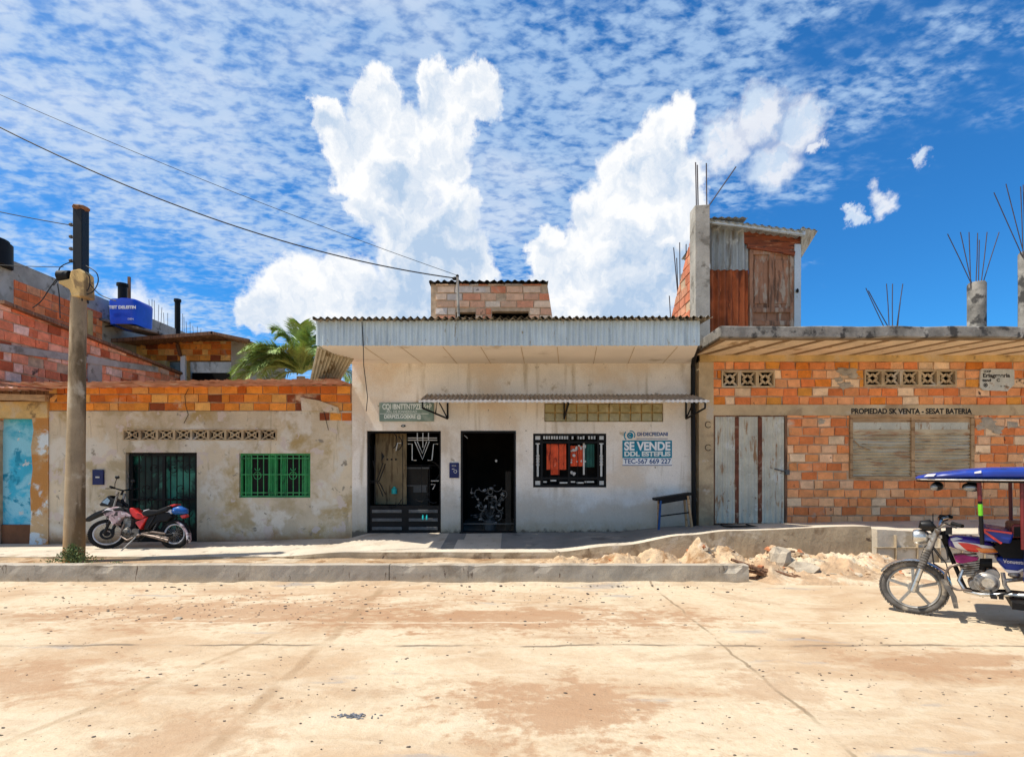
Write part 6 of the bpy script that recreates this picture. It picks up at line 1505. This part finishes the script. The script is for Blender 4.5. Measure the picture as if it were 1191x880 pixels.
# cumulus towers
wn = k.vm('SUBTRACT', k.noise(q, 9, 7, .62, 0, True), (.5, .5, .5))
wn2 = k.vm('SUBTRACT', k.noise(q, 34, 5, .62, 0, True), (.5, .5, .5))
qq = k.vm('ADD', q, k.vm('ADD', k.vm('MULTIPLY', wn, (.12, .12, 0)), k.vm('MULTIPLY', wn2, (.034, .034, 0))))
def field(vec, blobs):
    out = None
    for (px, py, r) in blobs:
        a, e, kk = AE(px, py); rr = r/S*kk*.93
        f = k.m('MULTIPLY_ADD', k.vm('DISTANCE', vec, (a, e, 0)), -1/rr, 1.0)
        out = f if out is None else k.n('ShaderNodeMath', {0: out, 1: f, 2: .18}, operation='SMOOTH_MAX').outputs[0]
    return out
LB = [(470, 155, 34), (530, 150, 36), (405, 185, 38), (425, 235, 34), (552, 106, 40), (505, 108, 34), (438, 118, 36), (385, 148, 28), (430, 180, 48), (505, 175, 52), (460, 232, 58), (530, 250, 40), (490, 300, 64), (545, 300, 38), (338, 345, 52), (310, 358, 34), (410, 350, 62), (500, 358, 80), (556, 352, 36)]
RB = [(750, 175, 40), (775, 160, 46), (735, 205, 52), (790, 215, 48), (700, 250, 46), (760, 265, 62), (680, 310, 56), (755, 320, 74), (636, 300, 30), (720, 360, 78), (650, 352, 46), (812, 300, 34)]
CB = [(885, 130, 42), (925, 145, 40), (900, 190, 44), (950, 165, 16), (848, 165, 46), (1066, 185, 17), (1016, 245, 22), (150, 350, 34), (180, 372, 40), (985, 262, 10)]
F1 = field(qq, LB+RB); F2 = field(qq, CB)
# billowed light and shade: thickness seen towards the sun against thickness here
up = (-.02, .055, 0)
b1 = k.noise(qq, 14, 7, .6); b2 = k.noise(k.vm('ADD', qq, (-.010, .022, 0)), 14, 7, .6)
b3 = k.noise(qq, 5.5, 5, .55); b4 = k.noise(k.vm('ADD', qq, (-.03, .06, 0)), 5.5, 5, .55)
relief = k.m('ADD', k.m('MULTIPLY', k.m('SUBTRACT', b1, b2), 4.2), k.m('MULTIPLY', k.m('SUBTRACT', b3, b4), 2.6))
F1s = k.m('MINIMUM', k.m('MAXIMUM', F1, 0), .7)
lit = k.m('ADD', k.m('ADD', .98, k.m('MULTIPLY', relief, .9)), k.m('MULTIPLY', F1s, -.55))
SH = field(qq, [(520, 290, 100), (480, 340, 110), (760, 350, 90), (790, 300, 70), (470, 220, 60), (730, 300, 50)])
lit = k.m('SUBTRACT', lit, k.m('MULTIPLY', k.m('MAXIMUM', SH, 0), 1.05))
lit = k.mr(lit, -.55, 1.0, 0, 1, False)
ccol = k.mix(lit, (3.6, 4.7, 6.2), (7.6, 7.65, 7.7))
ccol = k.mix(k.mr(F1, .0, .14, .35, 0), ccol, (7.6, 7.7, 7.8))
skyc = k.mix(k.m('MULTIPLY', k.mr(F2, -.08, .62), .82), skyc, k.mix(k.mr(relief, -.3, .4), (5.4, 6.3, 7.3), (7.3, 7.4, 7.6)))
skyc = k.mix(k.m('MULTIPLY', k.mr(F1, -.09, .21), .985), skyc, ccol)
bg = k.n('ShaderNodeBackground', {'Color': skyc, 'Strength': SKYK})
k.n('ShaderNodeOutputWorld', {'Surface': bg.outputs[0]})
w.cycles.sampling_method = 'MANUAL'; w.cycles.sample_map_resolution = 512

cam = bpy.data.cameras.new('camera'); co = bpy.data.objects.new('camera', cam); C.objects.link(co)
co.location = (0, 0, CH); co.rotation_euler = (math.pi/2, 0, 0)
cam.sensor_width = 36; cam.lens = S/1191*36; cam.shift_y = (HY-440)/1191; cam.clip_end = 2000; cam.clip_start = .05
sc = bpy.context.scene; sc.camera = co
sc.render.engine = 'CYCLES'
sc.view_settings.view_transform = 'Standard'; sc.view_settings.look = 'None'; sc.view_settings.gamma = 1; sc.view_settings.exposure = .48
sc.view_settings.use_curve_mapping = False
sc.cycles.max_bounces = 8; sc.cycles.diffuse_bounces = 5

for base, ph in (('water_tank', 'water tanks on the roofs'), ('overhead_cable', 'overhead wires'), ('hanging_cable', 'loose cables hanging on the facades'), ('dirt_pile', 'heaps of rubble beside the sidewalk'), ('bottle', 'teal bottles inside the shop door'), ('weed_clump', 'weeds by the utility pole'), ('concrete_chunk', 'broken concrete chunks in the soil')):
    for o in bpy.data.objects:
        if o.parent is None and o.name.split('.')[0] == base: o['group'] = ph

def split_islands(o, gap, name):
    bm = bmesh.new(); bm.from_mesh(o.data); seen = {}; isl = []
    for v in bm.verts:
        if v.index in seen: continue
        st_k = [v]; seen[v.index] = len(isl); vs = [v]
        while st_k:
            q = st_k.pop()
            for e in q.link_edges:
                w2 = e.other_vert(q)
                if w2.index not in seen: seen[w2.index] = len(isl); st_k.append(w2); vs.append(w2)
        isl.append(vs)
    bb = [([min(v.co[i] for v in vs)-gap for i in range(3)], [max(v.co[i] for v in vs)+gap for i in range(3)]) for vs in isl]
    par = list(range(len(isl)))
    def fd(a):
        while par[a] != a: a = par[a]
        return a
    for i in range(len(isl)):
        for j in range(i):
            if all(bb[i][0][q] <= bb[j][1][q]-gap and bb[j][0][q] <= bb[i][1][q]-gap for q in range(3)): par[fd(i)] = fd(j)
    roots = sorted({fd(i) for i in range(len(isl))})
    if len(roots) < 2: bm.free(); return
    first = True
    for rt in roots:
        c = bm.copy(); c.verts.ensure_lookup_table()
        kill = [c.verts[i] for i, g_ in seen.items() if fd(g_) != rt]
        bmesh.ops.delete(c, geom=kill, context='VERTS')
        me = o.data.copy(); c.to_mesh(me); c.free(); me.name = name
        if first: new_me = me; first = False
        else:
            n_ = o.copy(); n_.data = me; n_.name = name; C.objects.link(n_)
    bm.free(); o.data = new_me; o.name = name
for base, nm, gp in (('ornament', 'ornament', .03), ('rule_line', 'rule_line', .01), ('mortar_smears', 'mortar_smear', .01), ('rebars', 'rebar', .003), ('light_trim', 'light_trim', .03), ('dark_trim', 'dark_trim', .03), ('levers', 'lever', .02), ('tie_rings', 'tie_ring', .01), ('red_brickwork', 'red_brickwork', .05), ('door_fitting', 'door_fitting', .02), ('glass_blocks', 'glass_block', .0), ('slats', 'slat', .01), ('flowers', 'flower', .03), ('soffit_joint', 'soffit_joint', .01), ('oil_lines', 'oil_line', .0), ('red_curtain', 'red_curtain', .01), ('iron_scrolls', 'iron_scroll', .01), ('formwork_boards', 'formwork_board', .0)):
    for o in [q for q in bpy.data.objects if q.type == 'MESH' and q.name.split('.')[0] == base]: split_islands(o, gp, nm)
